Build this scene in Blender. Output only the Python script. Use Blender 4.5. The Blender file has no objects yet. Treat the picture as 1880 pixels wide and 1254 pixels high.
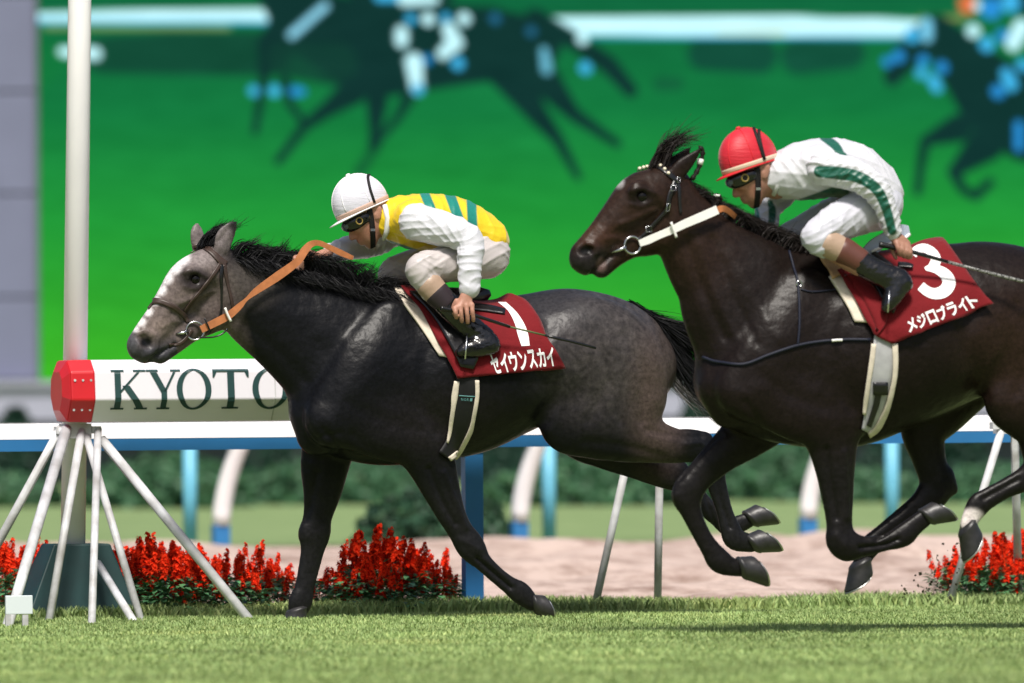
import bpy, bmesh, math, random
import numpy as np
from mathutils import Vector, Matrix
from mathutils.bvhtree import BVHTree
from math import radians, sin, cos, tan, pi, sqrt

# ------------------------------------------------------------------ camera, sky, sun, exposure
SC = bpy.context.scene
COL = SC.collection
W, H = 1880.0, 1254.0
FPX = 20889.0                       # 400 mm lens on a 36 mm frame
CAM_H = 1.32
cam_d = bpy.data.cameras.new('camera')
cam_o = bpy.data.objects.new('camera', cam_d)
COL.objects.link(cam_o)
CAMLOC = Vector((0, 0, CAM_H))
CAMROT = Matrix.Rotation(radians(90), 3, 'X') @ Matrix.Rotation(radians(-0.36), 3, 'Z')
cam_o.matrix_world = Matrix.Translation(CAMLOC) @ CAMROT.to_4x4()
cam_d.lens = 400; cam_d.sensor_width = 36; cam_d.clip_end = 3000; cam_d.clip_start = 1
cam_d.dof.use_dof = True
cam_d.dof.focus_distance = 53.4
cam_d.dof.aperture_fstop = 2.8
SC.camera = cam_o

world = bpy.data.worlds.new('World'); SC.world = world
world.use_nodes = True
wn = world.node_tree.nodes; wl = world.node_tree.links
wn.clear()
sky = wn.new('ShaderNodeTexSky'); sky.sky_type = 'NISHITA'; sky.sun_disc = False
SUN_EL, SUN_AZ = 58.0, 176.0        # azimuth clockwise from +Y (the view direction)
sky.sun_elevation = radians(SUN_EL); sky.sun_rotation = radians(SUN_AZ)
sky.air_density = 1.0; sky.dust_density = 3.5; sky.ozone_density = 1.0
bg = wn.new('ShaderNodeBackground'); bg.inputs[1].default_value = 0.082
wo = wn.new('ShaderNodeOutputWorld')
wl.new(sky.outputs[0], bg.inputs[0]); wl.new(bg.outputs[0], wo.inputs[0])
sun_d = bpy.data.lights.new('sun', 'SUN'); sun_o = bpy.data.objects.new('sun', sun_d); COL.objects.link(sun_o)
sun_d.energy = 4.2; sun_d.angle = radians(11); sun_d.color = (1.0, 0.95, 0.88)
_sd = Vector((sin(radians(SUN_AZ)) * cos(radians(SUN_EL)), cos(radians(SUN_AZ)) * cos(radians(SUN_EL)), sin(radians(SUN_EL))))
sun_o.rotation_euler = (-_sd).to_track_quat('-Z', 'Y').to_euler()
sun_o.location = (0, 30, 40)
SC.view_settings.view_transform = 'Standard'; SC.view_settings.look = 'None'
SC.view_settings.exposure = 0.33; SC.view_settings.gamma = 1.0
SC.view_settings.use_curve_mapping = False
SC.cycles.use_denoising = True
SC.cycles.max_bounces = 6

rnd = random.Random(7)
RNG = np.random.default_rng(11)

# ------------------------------------------------------------------ placing
def cam_ray(px, py):
    d = CAMROT @ Vector(((px - W / 2) / FPX, -(py - H / 2) / FPX, -1.0))
    return CAMLOC, d                      # d.y is about 1
def at_depth(px, py, Y):
    o, d = cam_ray(px, py); t = Y / d.y
    return o + d * t
def at_ground(px, py, z=0.0):
    o, d = cam_ray(px, py); t = (z - o.z) / d.z
    return o + d * t
THETA = radians(18.0)                     # the track runs 18 degrees off the picture plane
AV = Vector((cos(THETA), sin(THETA), 0))  # along the track, backwards (picture right)
BV = Vector((-sin(THETA), cos(THETA), 0)) # across the track, away from the camera
class Frame:
    """a vertical plane along the track with its own lateral axis; l is metres towards the camera"""
    def __init__(s, origin): s.o = Vector(origin)
    def hit(s, px, py, l=0.0):
        o, d = cam_ray(px, py)
        t = (-l - (o - s.o).dot(BV)) / d.dot(BV)
        p = o + d * t - s.o
        return np.array((p.dot(AV), p.dot(BV), p.z))
    def world(s, v):
        v = np.asarray(v, dtype=float).reshape(-1, 3)
        A = np.array(AV); B = np.array(BV)
        out = v[:, :1] * A + v[:, 1:2] * B
        out[:, 2] += v[:, 2]
        return out + np.array(s.o)
    def wp(s, px, py, l=0.0):
        return Vector(s.world(s.hit(px, py, l))[0])

# ------------------------------------------------------------------ objects
def lin(c):
    r = []
    for v in c:
        v = v / 255.0
        r.append(v / 12.92 if v <= 0.04045 else ((v + 0.055) / 1.055) ** 2.4)
    return tuple(r)
def tag(o, label=None, cat=None, group=None, kind=None):
    if label: o['label'] = label
    if cat: o['category'] = cat
    if group: o['group'] = group
    if kind: o['kind'] = kind
    return o
def root_loc(p):
    while p.parent: p = p.parent
    return np.array(p.location)
def empty(name, loc, label, cat, group=None):
    o = bpy.data.objects.new(name, None); COL.objects.link(o)
    o.location = loc; o.empty_display_size = 0.1
    return tag(o, label, cat, group)
def mesh(name, verts, faces, mat, parent=None, loc=None, smooth=True, attr=None, faces_np=None):
    """one mesh object; verts in world space, stored relative to the root thing (or loc)"""
    v = np.asarray(verts, dtype=np.float64).reshape(-1, 3)
    if parent is not None: off = root_loc(parent)
    elif loc is not None: off = np.asarray(loc, dtype=float)
    else:
        off = np.array([(v[:, 0].min() + v[:, 0].max()) / 2, (v[:, 1].min() + v[:, 1].max()) / 2, v[:, 2].min()])
    me = bpy.data.meshes.new(name)
    v = v - off
    if faces_np is not None:
        n = faces_np.shape[1]; m = len(faces_np)
        me.vertices.add(len(v)); me.vertices.foreach_set('co', v.astype(np.float32).ravel())
        me.loops.add(m * n); me.loops.foreach_set('vertex_index', faces_np.astype(np.int32).ravel())
        me.polygons.add(m)
        me.polygons.foreach_set('loop_start', np.arange(0, m * n, n, dtype=np.int32))
        me.update(calc_edges=True)
    else:
        me.from_pydata([tuple(x) for x in v], [], [tuple(f) for f in faces])
    if attr is not None:
        a = me.color_attributes.new('col', 'FLOAT_COLOR', 'POINT')
        c = np.ones((len(v), 4), dtype=np.float32); c[:, :3] = attr
        a.data.foreach_set('color', c.ravel())
    me.polygons.foreach_set('use_smooth', np.full(len(me.polygons), bool(smooth)))
    me.update()
    if mat: me.materials.append(mat)
    o = bpy.data.objects.new(name, me); COL.objects.link(o)
    if parent is not None: o.parent = parent
    else: o.location = off
    return o
def solidify(o, t, off=0.0):
    m = o.modifiers.new('thickness', 'SOLIDIFY'); m.thickness = t; m.offset = off
    return o
def bevel(o, w, seg=2):
    m = o.modifiers.new('bevel', 'BEVEL'); m.width = w; m.segments = seg; m.limit_method = 'ANGLE'
    return o

class MB:
    """collects simple solids in world space"""
    def __init__(s): s.v = []; s.f = []
    def box(s, c, sx, sy, sz, ax=None):
        ax = ax or (Vector((1, 0, 0)), Vector((0, 1, 0)), Vector((0, 0, 1)))
        c = Vector(c); n = len(s.v)
        for i in (-1, 1):
            for j in (-1, 1):
                for k in (-1, 1):
                    s.v.append(c + ax[0] * (i * sx / 2) + ax[1] * (j * sy / 2) + ax[2] * (k * sz / 2))
        s.f += [[n + q for q in f] for f in ((0, 1, 3, 2), (4, 6, 7, 5), (0, 4, 5, 1), (2, 3, 7, 6), (0, 2, 6, 4), (1, 5, 7, 3))]
        return s
    def tube(s, pts, r, seg=10, cap=True, flat=None):
        """tube through points, r a number or list; flat=(vector, ratio) squashes it"""
        pts = [Vector(p) for p in pts]; m = len(pts)
        if not hasattr(r, '__len__'): r = [r] * m
        n0 = len(s.v); up = None
        for i, p in enumerate(pts):
            t = (pts[min(i + 1, m - 1)] - pts[max(i - 1, 0)]).normalized()
            if up is None:
                up = Vector((0, 0, 1)) if abs(t.z) < 0.9 else Vector((0, 1, 0))
            u = (up - t * up.dot(t)).normalized(); up = u; w = t.cross(u)
            for k in range(seg):
                a = 2 * pi * k / seg
                s.v.append(p + (u * cos(a) + w * sin(a)) * r[i])
        for i in range(m - 1):
            for k in range(seg):
                a = n0 + i * seg + k; b = n0 + i * seg + (k + 1) % seg
                s.f.append([a, b, b + seg, a + seg])
        if cap:
            s.f.append([n0 + k for k in range(seg)][::-1]); s.f.append([n0 + (m - 1) * seg + k for k in range(seg)])
        return s
    def prism(s, ring0, ring1):
        n = len(s.v); m = len(ring0)
        s.v += [Vector(p) for p in ring0] + [Vector(p) for p in ring1]
        for k in range(m):
            s.f.append([n + k, n + (k + 1) % m, n + m + (k + 1) % m, n + m + k])
        s.f.append([n + k for k in range(m)][::-1]); s.f.append([n + m + k for k in range(m)])
        return s
    def poly(s, pts):
        n = len(s.v); s.v += [Vector(p) for p in pts]; s.f.append(list(range(n, n + len(pts)))); return s
    def build(s, name, mat, parent=None, loc=None, smooth=False):
        return mesh(name, [tuple(p) for p in s.v], s.f, mat, parent, loc, smooth)

def catmull(pts, sub):
    P = np.asarray(pts, dtype=float); n = len(P)
    if n == 1: return P
    Q = np.vstack([2 * P[0] - P[1], P, 2 * P[-1] - P[-2]])
    out = []
    for i in range(n - 1):
        p0, p1, p2, p3 = Q[i:i + 4]
        for k in range(sub):
            t = k / sub
            out.append(0.5 * ((2 * p1) + (p2 - p0) * t + (2 * p0 - 5 * p1 + 4 * p2 - p3) * t * t + (3 * p1 - p0 - 3 * p2 + p3) * t ** 3))
    out.append(P[-1])
    return np.array(out)

# ------------------------------------------------------------------ materials
def new_mat(name):
    m = bpy.data.materials.new(name); m.use_nodes = True
    n = m.node_tree.nodes; b = n['Principled BSDF']
    return m, n, m.node_tree.links, b
def mat(name, c, rough=0.6, spec=0.5, var=0.0, scale=8.0, bump=0.0, bscale=60.0, metal=0.0, sheen=0.0, coat=0.0, stretch=None, c2=None, detail=6.0):
    m, n, l, b = new_mat(name)
    b.inputs['Roughness'].default_value = rough
    b.inputs['Specular IOR Level'].default_value = spec
    b.inputs['Metallic'].default_value = metal
    if sheen:
        b.inputs['Sheen Weight'].default_value = sheen; b.inputs['Sheen Roughness'].default_value = 0.4
    if coat:
        b.inputs['Coat Weight'].default_value = coat; b.inputs['Coat Roughness'].default_value = 0.15
    tc = n.new('ShaderNodeTexCoord'); src = tc.outputs['Object']
    if stretch:
        mp = n.new('ShaderNodeMapping'); mp.inputs['Scale'].default_value = stretch
        l.new(src, mp.inputs[0]); src = mp.outputs[0]
    if var or c2:
        t = n.new('ShaderNodeTexNoise'); t.inputs['Scale'].default_value = scale; t.inputs['Detail'].default_value = detail
        l.new(src, t.inputs['Vector'])
        r = n.new('ShaderNodeValToRGB')
        r.color_ramp.elements[0].position = 0.3; r.color_ramp.elements[1].position = 0.7
        a = c2 if c2 else tuple(x * (1 - var) for x in c)
        bb = c if c2 else tuple(min(1, x * (1 + var)) for x in c)
        r.color_ramp.elements[0].color = (*a, 1); r.color_ramp.elements[1].color = (*bb, 1)
        l.new(t.outputs['Fac'], r.inputs[0]); l.new(r.outputs[0], b.inputs['Base Color'])
    else:
        b.inputs['Base Color'].default_value = (*c, 1)
    if bump:
        t2 = n.new('ShaderNodeTexNoise'); t2.inputs['Scale'].default_value = bscale; t2.inputs['Detail'].default_value = 4
        l.new(src, t2.inputs['Vector'])
        bp = n.new('ShaderNodeBump'); bp.inputs['Strength'].default_value = 1.0; bp.inputs['Distance'].default_value = bump
        l.new(t2.outputs['Fac'], bp.inputs['Height']); l.new(bp.outputs[0], b.inputs['Normal'])
    return m
def attr_mat(name, rough=0.5, spec=0.5, var=0.15, scale=30.0, bump=0.0, bscale=200.0, sheen=0.0, stretch=None, coat=0.0, bdetail=5.0, brough=0.5):
    """base colour from the 'col' attribute with a little noise"""
    m, n, l, b = new_mat(name)
    b.inputs['Roughness'].default_value = rough; b.inputs['Specular IOR Level'].default_value = spec
    if sheen: b.inputs['Sheen Weight'].default_value = sheen; b.inputs['Sheen Roughness'].default_value = 0.35
    if coat: b.inputs['Coat Weight'].default_value = coat; b.inputs['Coat Roughness'].default_value = 0.3
    at = n.new('ShaderNodeAttribute'); at.attribute_name = 'col'
    tc = n.new('ShaderNodeTexCoord'); src = tc.outputs['Object']
    if stretch:
        mp = n.new('ShaderNodeMapping'); mp.inputs['Scale'].default_value = stretch
        l.new(src, mp.inputs[0]); src = mp.outputs[0]
    t = n.new('ShaderNodeTexNoise'); t.inputs['Scale'].default_value = scale; t.inputs['Detail'].default_value = 8
    t.inputs['Roughness'].default_value = 0.65
    l.new(src, t.inputs['Vector'])
    mr = n.new('ShaderNodeMapRange'); mr.inputs[1].default_value = 0.3; mr.inputs[2].default_value = 0.7
    mr.inputs[3].default_value = 1 - var; mr.inputs[4].default_value = 1 + var
    l.new(t.outputs['Fac'], mr.inputs[0])
    mx = n.new('ShaderNodeVectorMath'); mx.operation = 'SCALE'
    l.new(at.outputs['Color'], mx.inputs[0]); l.new(mr.outputs[0], mx.inputs['Scale'])
    l.new(mx.outputs[0], b.inputs['Base Color'])
    if bump:
        t2 = n.new('ShaderNodeTexNoise'); t2.inputs['Scale'].default_value = bscale; t2.inputs['Detail'].default_value = bdetail
        t2.inputs['Roughness'].default_value = brough
        l.new(src, t2.inputs['Vector'])
        bp = n.new('ShaderNodeBump'); bp.inputs['Distance'].default_value = bump
        l.new(t2.outputs['Fac'], bp.inputs['Height']); l.new(bp.outputs[0], b.inputs['Normal'])
    return m

M = {}
M['white_paint'] = mat('white_paint', (0.86, 0.84, 0.86), 0.45, 0.5, var=0.04, scale=3)
M['strut_paint'] = mat('strut_paint', (0.66, 0.67, 0.70), 0.5, 0.5, c2=(0.30, 0.29, 0.28), scale=7, bump=0.001)
M['blue_paint'] = mat('blue_paint', (0.025, 0.17, 0.42), 0.45, 0.5, var=0.08, scale=4)
M['light_blue_paint'] = mat('light_blue_paint', (0.13, 0.42, 0.58), 0.5, 0.5, var=0.1, scale=4)
M['red_paint'] = mat('red_paint', (0.55, 0.012, 0.02), 0.4, 0.5, var=0.06, scale=5)
M['sign_green'] = mat('sign_green', (0.012, 0.05, 0.05), 0.5)
M['box_green'] = mat('box_green', (0.005, 0.032, 0.032), 0.5, 0.4, var=0.2, scale=7)
M['clad'] = mat('cladding', (0.16, 0.17, 0.26), 0.55, 0.4, var=0.05, scale=2)
M['joint'] = mat('joint', (0.09, 0.095, 0.12), 0.8)
M['wall_grey'] = mat('wall_grey', (0.33, 0.33, 0.42), 0.8, 0.3, var=0.08, scale=1.2)
M['wall_dark'] = mat('wall_dark', (0.075, 0.085, 0.115), 0.8, 0.3, var=0.1, scale=1.2)

# ------------------------------------------------------------------ ground
def track_pt(s, d, z=0.0):
    """s metres along the track (picture right), d metres across, from the inner turf edge (positive = beyond)"""
    p = EDGE0 + AV * s + BV * d
    return Vector((p.x, p.y, z))
_e = at_ground(900, 1124)
EDGE0 = Vector((_e.x, _e.y, 0))
def sheet(name, s0, s1, d0, d1, z, m, nx=1, ny=1, zf=None):
    vs = []; fs = []
    for j in range(ny + 1):
        for i in range(nx + 1):
            s = s0 + (s1 - s0) * i / nx; d = d0 + (d1 - d0) * j / ny
            vs.append(track_pt(s, d, z + (zf(s, d) if zf else 0)))
    for j in range(ny):
        for i in range(nx):
            a = j * (nx + 1) + i; fs.append([a, a + 1, a + nx + 2, a + nx + 1])
    o = mesh(name, [tuple(v) for v in vs], fs, m, None, (0, 0, 0), True)
    return tag(o, kind='structure')
def grass_mat(name, ca, cb, scale, stretch=(1, 1, 1)):
    m, n, l, b = new_mat(name)
    b.inputs['Roughness'].default_value = 0.8; b.inputs['Specular IOR Level'].default_value = 0.2
    tc = n.new('ShaderNodeTexCoord'); mp = n.new('ShaderNodeMapping'); mp.inputs['Scale'].default_value = stretch
    t = n.new('ShaderNodeTexNoise'); t.inputs['Scale'].default_value = scale; t.inputs['Detail'].default_value = 8; t.inputs['Roughness'].default_value = 0.7
    l.new(tc.outputs['Object'], mp.inputs[0]); l.new(mp.outputs[0], t.inputs['Vector'])
    r = n.new('ShaderNodeValToRGB'); r.color_ramp.elements[0].position = 0.33; r.color_ramp.elements[1].position = 0.68
    r.color_ramp.elements[0].color = (*ca, 1); r.color_ramp.elements[1].color = (*cb, 1)
    l.new(t.outputs['Fac'], r.inputs[0]); l.new(r.outputs[0], b.inputs['Base Color'])
    return m
sheet('ground', -900, 900, -120, 1800, -0.06, grass_mat('ground_mat', (0.10, 0.17, 0.04), (0.16, 0.24, 0.07), 0.3))
sheet('turf_track', -40, 40, -30, 0.0, 0.0, grass_mat('turf_soil', (0.15, 0.20, 0.07), (0.25, 0.31, 0.12), 5.0))
_far = at_ground(940, 994); DIRT_D = (_far - EDGE0).dot(BV)
_ph = RNG.uniform(0, 6.28, 12); _fr = RNG.uniform(1.2, 6.0, 12); _an = RNG.uniform(-0.9, 0.9, 12)
def sand_z(s, d):
    z = 0
    for p, f, a in zip(_ph, _fr, _an): z += sin((s * sin(a) * 0.9 + d * cos(a)) * f + p + 1.3 * sin(0.7 * s + p))
    e = min(1.0, max(0.0, d / 0.6)) * min(1.0, max(0.0, (DIRT_D - d) / 0.8))
    return 0.017 * z * e
m, n, l, b = new_mat('sand')
b.inputs['Roughness'].default_value = 0.95; b.inputs['Specular IOR Level'].default_value = 0.1
tc = n.new('ShaderNodeTexCoord'); t = n.new('ShaderNodeTexNoise'); t.inputs['Scale'].default_value = 2.6; t.inputs['Detail'].default_value = 10; t.inputs['Roughness'].default_value = 0.72
l.new(tc.outputs['Object'], t.inputs['Vector'])
r = n.new('ShaderNodeValToRGB'); e = r.color_ramp.elements
e[0].position = 0.34; e[0].color = (0.22, 0.145, 0.115, 1); e[1].position = 0.56; e[1].color = (0.53, 0.415, 0.365, 1)
l.new(t.outputs['Fac'], r.inputs[0]); l.new(r.outputs[0], b.inputs['Base Color'])
bp = n.new('ShaderNodeBump'); bp.inputs['Distance'].default_value = 0.05; l.new(t.outputs['Fac'], bp.inputs['Height']); l.new(bp.outputs[0], b.inputs['Normal'])
sheet('dirt_track', -14, 14, 0.0, DIRT_D, -0.02, m, 150, 150, sand_z)
sheet('infield_grass', -60, 60, DIRT_D, DIRT_D + 60, -0.012, grass_mat('infield', (0.14, 0.205, 0.08), (0.21, 0.28, 0.12), 1.6))

# grass blades on the turf: uncountable, one object
def blades(name, n, s0, s1, d0, d1, hmin, hmax, m, wid=0.006, edge=0.0):
    s = RNG.uniform(s0, s1, n); d = d0 + (d1 - d0) * RNG.uniform(0, 1, n)
    tuft = 0.55 + 0.45 * np.sin(s * 3.1 + 1.7 * np.sin(d * 2.3)) * np.sin(d * 4.2 + 1.1 * np.sin(s * 1.9))
    hh = RNG.uniform(hmin, hmax, n) * (0.55 + 0.5 * tuft)
    A = np.array(AV); B = np.array(BV)
    base = np.array(EDGE0) + s[:, None] * A + d[:, None] * B
    ang = RNG.uniform(0, 2 * pi, n); wv = np.stack([np.cos(ang), np.sin(ang), 0 * ang], 1) * (wid * RNG.uniform(0.6, 1.4, n))[:, None]
    la = RNG.uniform(0, 2 * pi, n); lean = np.stack([np.cos(la), np.sin(la), 0 * la], 1) * (hh * RNG.uniform(0.15, 0.9, n))[:, None]
    up = np.array([0, 0, 1.0])
    p0 = base - wv; p1 = base + wv
    mid = base + up * (hh * 0.6)[:, None] + lean * 0.4
    p2 = mid + wv * 0.7; p3 = mid - wv * 0.7
    p4 = base + up * hh[:, None] + lean
    V = np.stack([p0, p1, p2, p3, p4], 1).reshape(-1, 3)
    i = np.arange(n) * 5
    F = np.concatenate([np.stack([i, i + 1, i + 2], 1), np.stack([i, i + 2, i + 3], 1), np.stack([i + 3, i + 2, i + 4], 1)])
    c = np.array([0.222, 0.318, 0.112]) * RNG.uniform(0.86, 1.14, (n, 1)) * np.array([1, 1, 1]) + RNG.uniform(0, 1, (n, 1)) ** 3 * np.array([0.12, 0.09, 0.04])
    c *= (0.8 + 0.35 * tuft)[:, None]
    wear = np.sin(1.7 * s + 2.1 * np.sin(.9 * d)) * np.sin(1.3 * d + 1.4 * np.sin(1.1 * s)) + .6 * np.sin(4.3 * s + d) * np.sin(3.1 * d - s)
    c *= (1 + .13 * wear)[:, None] * np.array([1, 1, 1]) + np.clip(wear - .8, 0, 1)[:, None] * np.array([.18, .02, 0])
    return mesh(name, V, None, m, None, (0, 0, 0), True, attr=np.repeat(c, 5, 0), faces_np=F)
M['blade'] = attr_mat('grass_blade', 0.6, 0.25, 0.1, 3.0)
g = blades('turf_grass', 330000, -6.5, 3.6, -13.0, 0.05, 0.010, 0.024, M['blade'], 0.004)
tag(g, 'short mown green turf grass of the track under the horses', 'grass', kind='stuff')
g = blades('verge_grass', 26000, -3.3, 3.4, -0.25, 0.45, 0.035, 0.085, M['blade'])
tag(g, 'longer dark green grass along the inner edge of the turf', 'grass', kind='stuff')
# ------------------------------------------------------------------ rails
Z3 = Vector((0, 0, 1))
def rail_profile(pts, s0, s1, d, name, mt, parent, n=1):
    """extrude a (d, z) profile along the track"""
    return MB().prism([track_pt(s0, d + a, z) for a, z in pts], [track_pt(s1, d + a, z) for a, z in pts]).build(name, mt, parent)
def s_of(px, py, d):
    """track position s of the pixel on the vertical plane at distance d past the turf edge"""
    o, dd = cam_ray(px, py); t = (d - (o - EDGE0).dot(BV)) / dd.dot(BV)
    p = o + dd * t
    return (p - EDGE0).dot(AV), p.z
RD = 0.42
s868, _ = s_of(868, 1000, RD); _, ztop = s_of(868, 771, RD); _, zmid = s_of(868, 799, RD); _, zbot = s_of(868, 821, RD)
rail = empty('running_rail', track_pt(s868, RD, 0), 'white and blue inner running rail on square blue posts behind both horses', 'rail')
rail_profile([(-0.058, zmid), (-0.040, ztop - 0.012), (-0.015, ztop), (0.03, ztop), (0.06, zmid)], -9, 9, RD, 'rail_top', M['white_paint'], rail)
rail_profile([(-0.050, zbot), (-0.0565, zmid - 0.001), (0.0585, zmid - 0.001), (0.05, zbot)], -9, 9, RD, 'rail_base', M['blue_paint'], rail)
for k in (-2, -1, 0, 1, 2):
    s = s868 + k * 3.15
    MB().box(track_pt(s, RD + 0.005, zbot / 2 - 0.02), 0.092, 0.07, zbot + 0.034, (AV, BV, Z3)).build('post', M['blue_paint'], rail)
# far side of the dirt: rail on curved white posts with blue feet
FD = DIRT_D + 0.15
zf = 0.79
far = empty('dirt_rail', track_pt(0, FD, 0), 'far rail of the sand track on curved white posts with blue feet', 'rail')
rail_profile([(-0.04, zf - 0.07), (-0.04, zf - 0.02), (-0.015, zf), (0.03, zf), (0.04, zf - 0.07)], -16, 16, FD - 0.16, 'rail_top', M['white_paint'], far)
for pxb in (-140, 405, 953, 1483, 2020):
    s, _ = s_of(pxb, 990, FD)
    zz = 0.128
    MB().box(track_pt(s, FD, zz / 2 - 0.03), 0.105, 0.09, zz + 0.06, (AV, BV, Z3)).build('post_foot', M['blue_paint'], far)
    pts = []; rr = []
    for i in range(9):
        t = i / 8; z = zz + 0.002 + t * (zf - 0.075 - zz)
        pts.append(track_pt(s + 0.005 + 0.115 * t ** 1.8, FD - 0.16 * t ** 1.6, z)); rr.append(0.062 - 0.006 * t)
    MB().tube(pts, rr, 12).build('post', M['white_paint'], far, smooth=True)
ob = empty('infield_fence', track_pt(0, FD + 0.6, 0), 'pale blue straight posts of a fence beyond the sand track', 'fence')
zo = 0.74
rail_profile([(-0.03, zo - 0.06), (-0.03, zo), (0.03, zo), (0.03, zo - 0.06)], -16, 16, FD + 0.6, 'rail_top', M['light_blue_paint'], ob)
for pxb in (-300, 349, 1008, 1638, 2270):
    s, _ = s_of(pxb, 960, FD + 0.6)
    MB().tube([track_pt(s, FD + 0.6, -0.03), track_pt(s, FD + 0.6, zo - 0.061)], 0.047, 14).build('post', M['light_blue_paint'], ob, smooth=True)

# ------------------------------------------------------------------ winning post, sign board, stands
PD = 0.16      # pole
s_p, z_p = s_of(134, 1002, PD)
pole = empty('winning_post', track_pt(s_p, PD, 0), 'tall white finish post standing in a dark green tapered base', 'post')
s_t, z_t = s_of(147, -60, PD)
MB().tube([track_pt(s_p, PD, z_p), track_pt(s_t, PD, z_t), track_pt(2 * s_t - s_p, PD, 2 * z_t - z_p)], [0.060, 0.056, 0.052], 24).build('pole', M['white_paint'], pole, smooth=True)
sa, _ = s_of(88, 1100, PD); sb, _ = s_of(192, 1100, PD); sc_, _ = s_of(20, 1100, PD); sd_, _ = s_of(245, 1100, PD)
def rect(sl, sr, dw, z, d=PD): return [track_pt(sl, d - dw, z), track_pt(sr, d - dw, z), track_pt(sr, d + dw, z), track_pt(sl, d + dw, z)]
b_ = MB(); prev = None
prof = [(0.9, -0.02), (0.0, z_p + 0.01)]
for t, z in prof:
    cur = rect(sa + (sc_ - sa) * t, sb + (sd_ - sb) * t, 0.11 + 0.1 * t, z)
    if prev: b_.prism(prev, cur)
    prev = cur
bevel(b_.build('base', M['box_green'], pole), 0.008)

SD = -0.02     # sign plane
s_l, zs1 = s_of(158, 661, SD); s_e, zs0 = s_of(158, 775, SD); s_c, _ = s_of(101, 718, SD)
s_r, _ = s_of(1120, 775, SD)
zc = (zs0 + zs1) / 2; hh = (zs1 - zs0) / 2
HEX = [(0.09, -1.0), (-0.09, -1.0), (-0.165, -0.28), (-0.15, 0.62), (-0.085, 1.0), (0.085, 1.0), (0.15, 0.62), (0.165, -0.28)]
HEX = [(a, zc + c * hh) for a, c in HEX]
sign = empty('sign_board', track_pt((s_l + s_r) / 2, SD, 0), 'long white eight sided sign box with dark green KYOTO lettering and red end', 'sign')
bevel(rail_profile(HEX, s_l, s_r, SD, 'sign_box', mat('sign_white', (0.72, 0.70, 0.76), 0.4, 0.5, var=0.03, scale=3), sign), 0.006)
rings = []
for ds, k in ((0.001, 1.012), (-0.12, 0.985), (-0.15, 0.62)):
    rings.append([track_pt(s_l + ds, SD + a * k, zc + (z - zc) * k) for a, z in HEX])
cap = MB().prism(rings[0], rings[1]).prism(rings[1], rings[2]); bevel(cap.build('end_cap', M['red_paint'], sign), 0.008)
for k in range(3):
    for dz_ in (-.6, .35):
        c = track_pt(s_l - .02 - .04 * k, SD - .166 + (.012 if dz_ > 0 else .035), zc + dz_ * hh)
        MB().tube([c + BV * .01, c - BV * .004], .006, 8).build('bolt', M['strut_paint'], sign)
for sx in (s_l + .9, s_l + 1.8, s_l + 2.4):
    rail_profile([(a * 1.012, zc + (z - zc) * 1.012) for a, z in HEX], sx, sx + .006, SD, 'panel_seam', M['strut_paint'], sign)
rings = [[track_pt(s_r + ds, SD + a * k, zc + (z - zc) * k) for a, z in HEX] for ds, k in ((-0.001, 1.012), (0.12, 0.985), (0.15, 0.62))]
bevel(MB().prism(rings[0][::-1], rings[1][::-1]).prism(rings[1][::-1], rings[2][::-1]).build('end_cap', M['red_paint'], sign), 0.008)
# serif letters, drawn as strokes in a 0..1 box, then laid on the front facets of the box
def arc(cx, cy, rx, ry, n=40): return [(cx + rx * cos(2 * pi * i / n), cy + ry * sin(2 * pi * i / n)) for i in range(n)]
def bar(x0, y0, x1, y1, w):     # horizontal width w
    return [(x0 - w / 2, y0), (x0 + w / 2, y0), (x1 + w / 2, y1), (x1 - w / 2, y1)]
def serif(x, y, w, h=0.045): return [(x - w / 2, y), (x + w / 2, y), (x + w / 2, y + h), (x - w / 2, y + h)]
LET = {
 'K': ([bar(0.2, 0, 0.2, 1, 0.17), bar(0.26, 0.44, 0.80, 0.97, 0.07), bar(0.42, 0.60, 0.84, 0.02, 0.2), serif(0.2, -0.002, 0.36), serif(0.2, 0.957, 0.36), serif(0.85, -0.002, 0.36), serif(0.80, 0.957, 0.34)], 1.0),
 'Y': ([bar(0.5, 0, 0.5, 0.48, 0.17), bar(0.5, 0.44, 0.17, 0.98, 0.19), bar(0.52, 0.44, 0.84, 0.98, 0.07), serif(0.5, -0.002, 0.38), serif(0.16, 0.957, 0.36), serif(0.85, 0.957, 0.3)], 1.0),
 'T': ([bar(0.45, 0, 0.45, 0.95, 0.17), bar(0.45, 0.94, 0.45, 1.0, 0.88), [(0.01, 0.80), (0.05, 0.80), (0.12, 0.96), (0.01, 0.96)], [(0.85, 0.80), (0.89, 0.80), (0.89, 0.96), (0.78, 0.96)], serif(0.45, -0.002, 0.40)], 0.9),
 'O': ('ring', 1.05)}
def on_box(x, y):
    """facet position of sign height fraction y (0 bottom of letters .. 1 top)"""
    z = zc + (-0.60 + 1.28 * y) * hh
    f = (z - zc) / hh
    P = [(-1.0, -0.09), (-0.28, -0.165), (0.62, -0.15), (1.0, -0.085)]
    for (f0, a0), (f1, a1) in zip(P, P[1:]):
        if f0 <= f <= f1: a = a0 + (a1 - a0) * (f - f0) / (f1 - f0)
    return track_pt(x, SD + a - 0.004, z)
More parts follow.
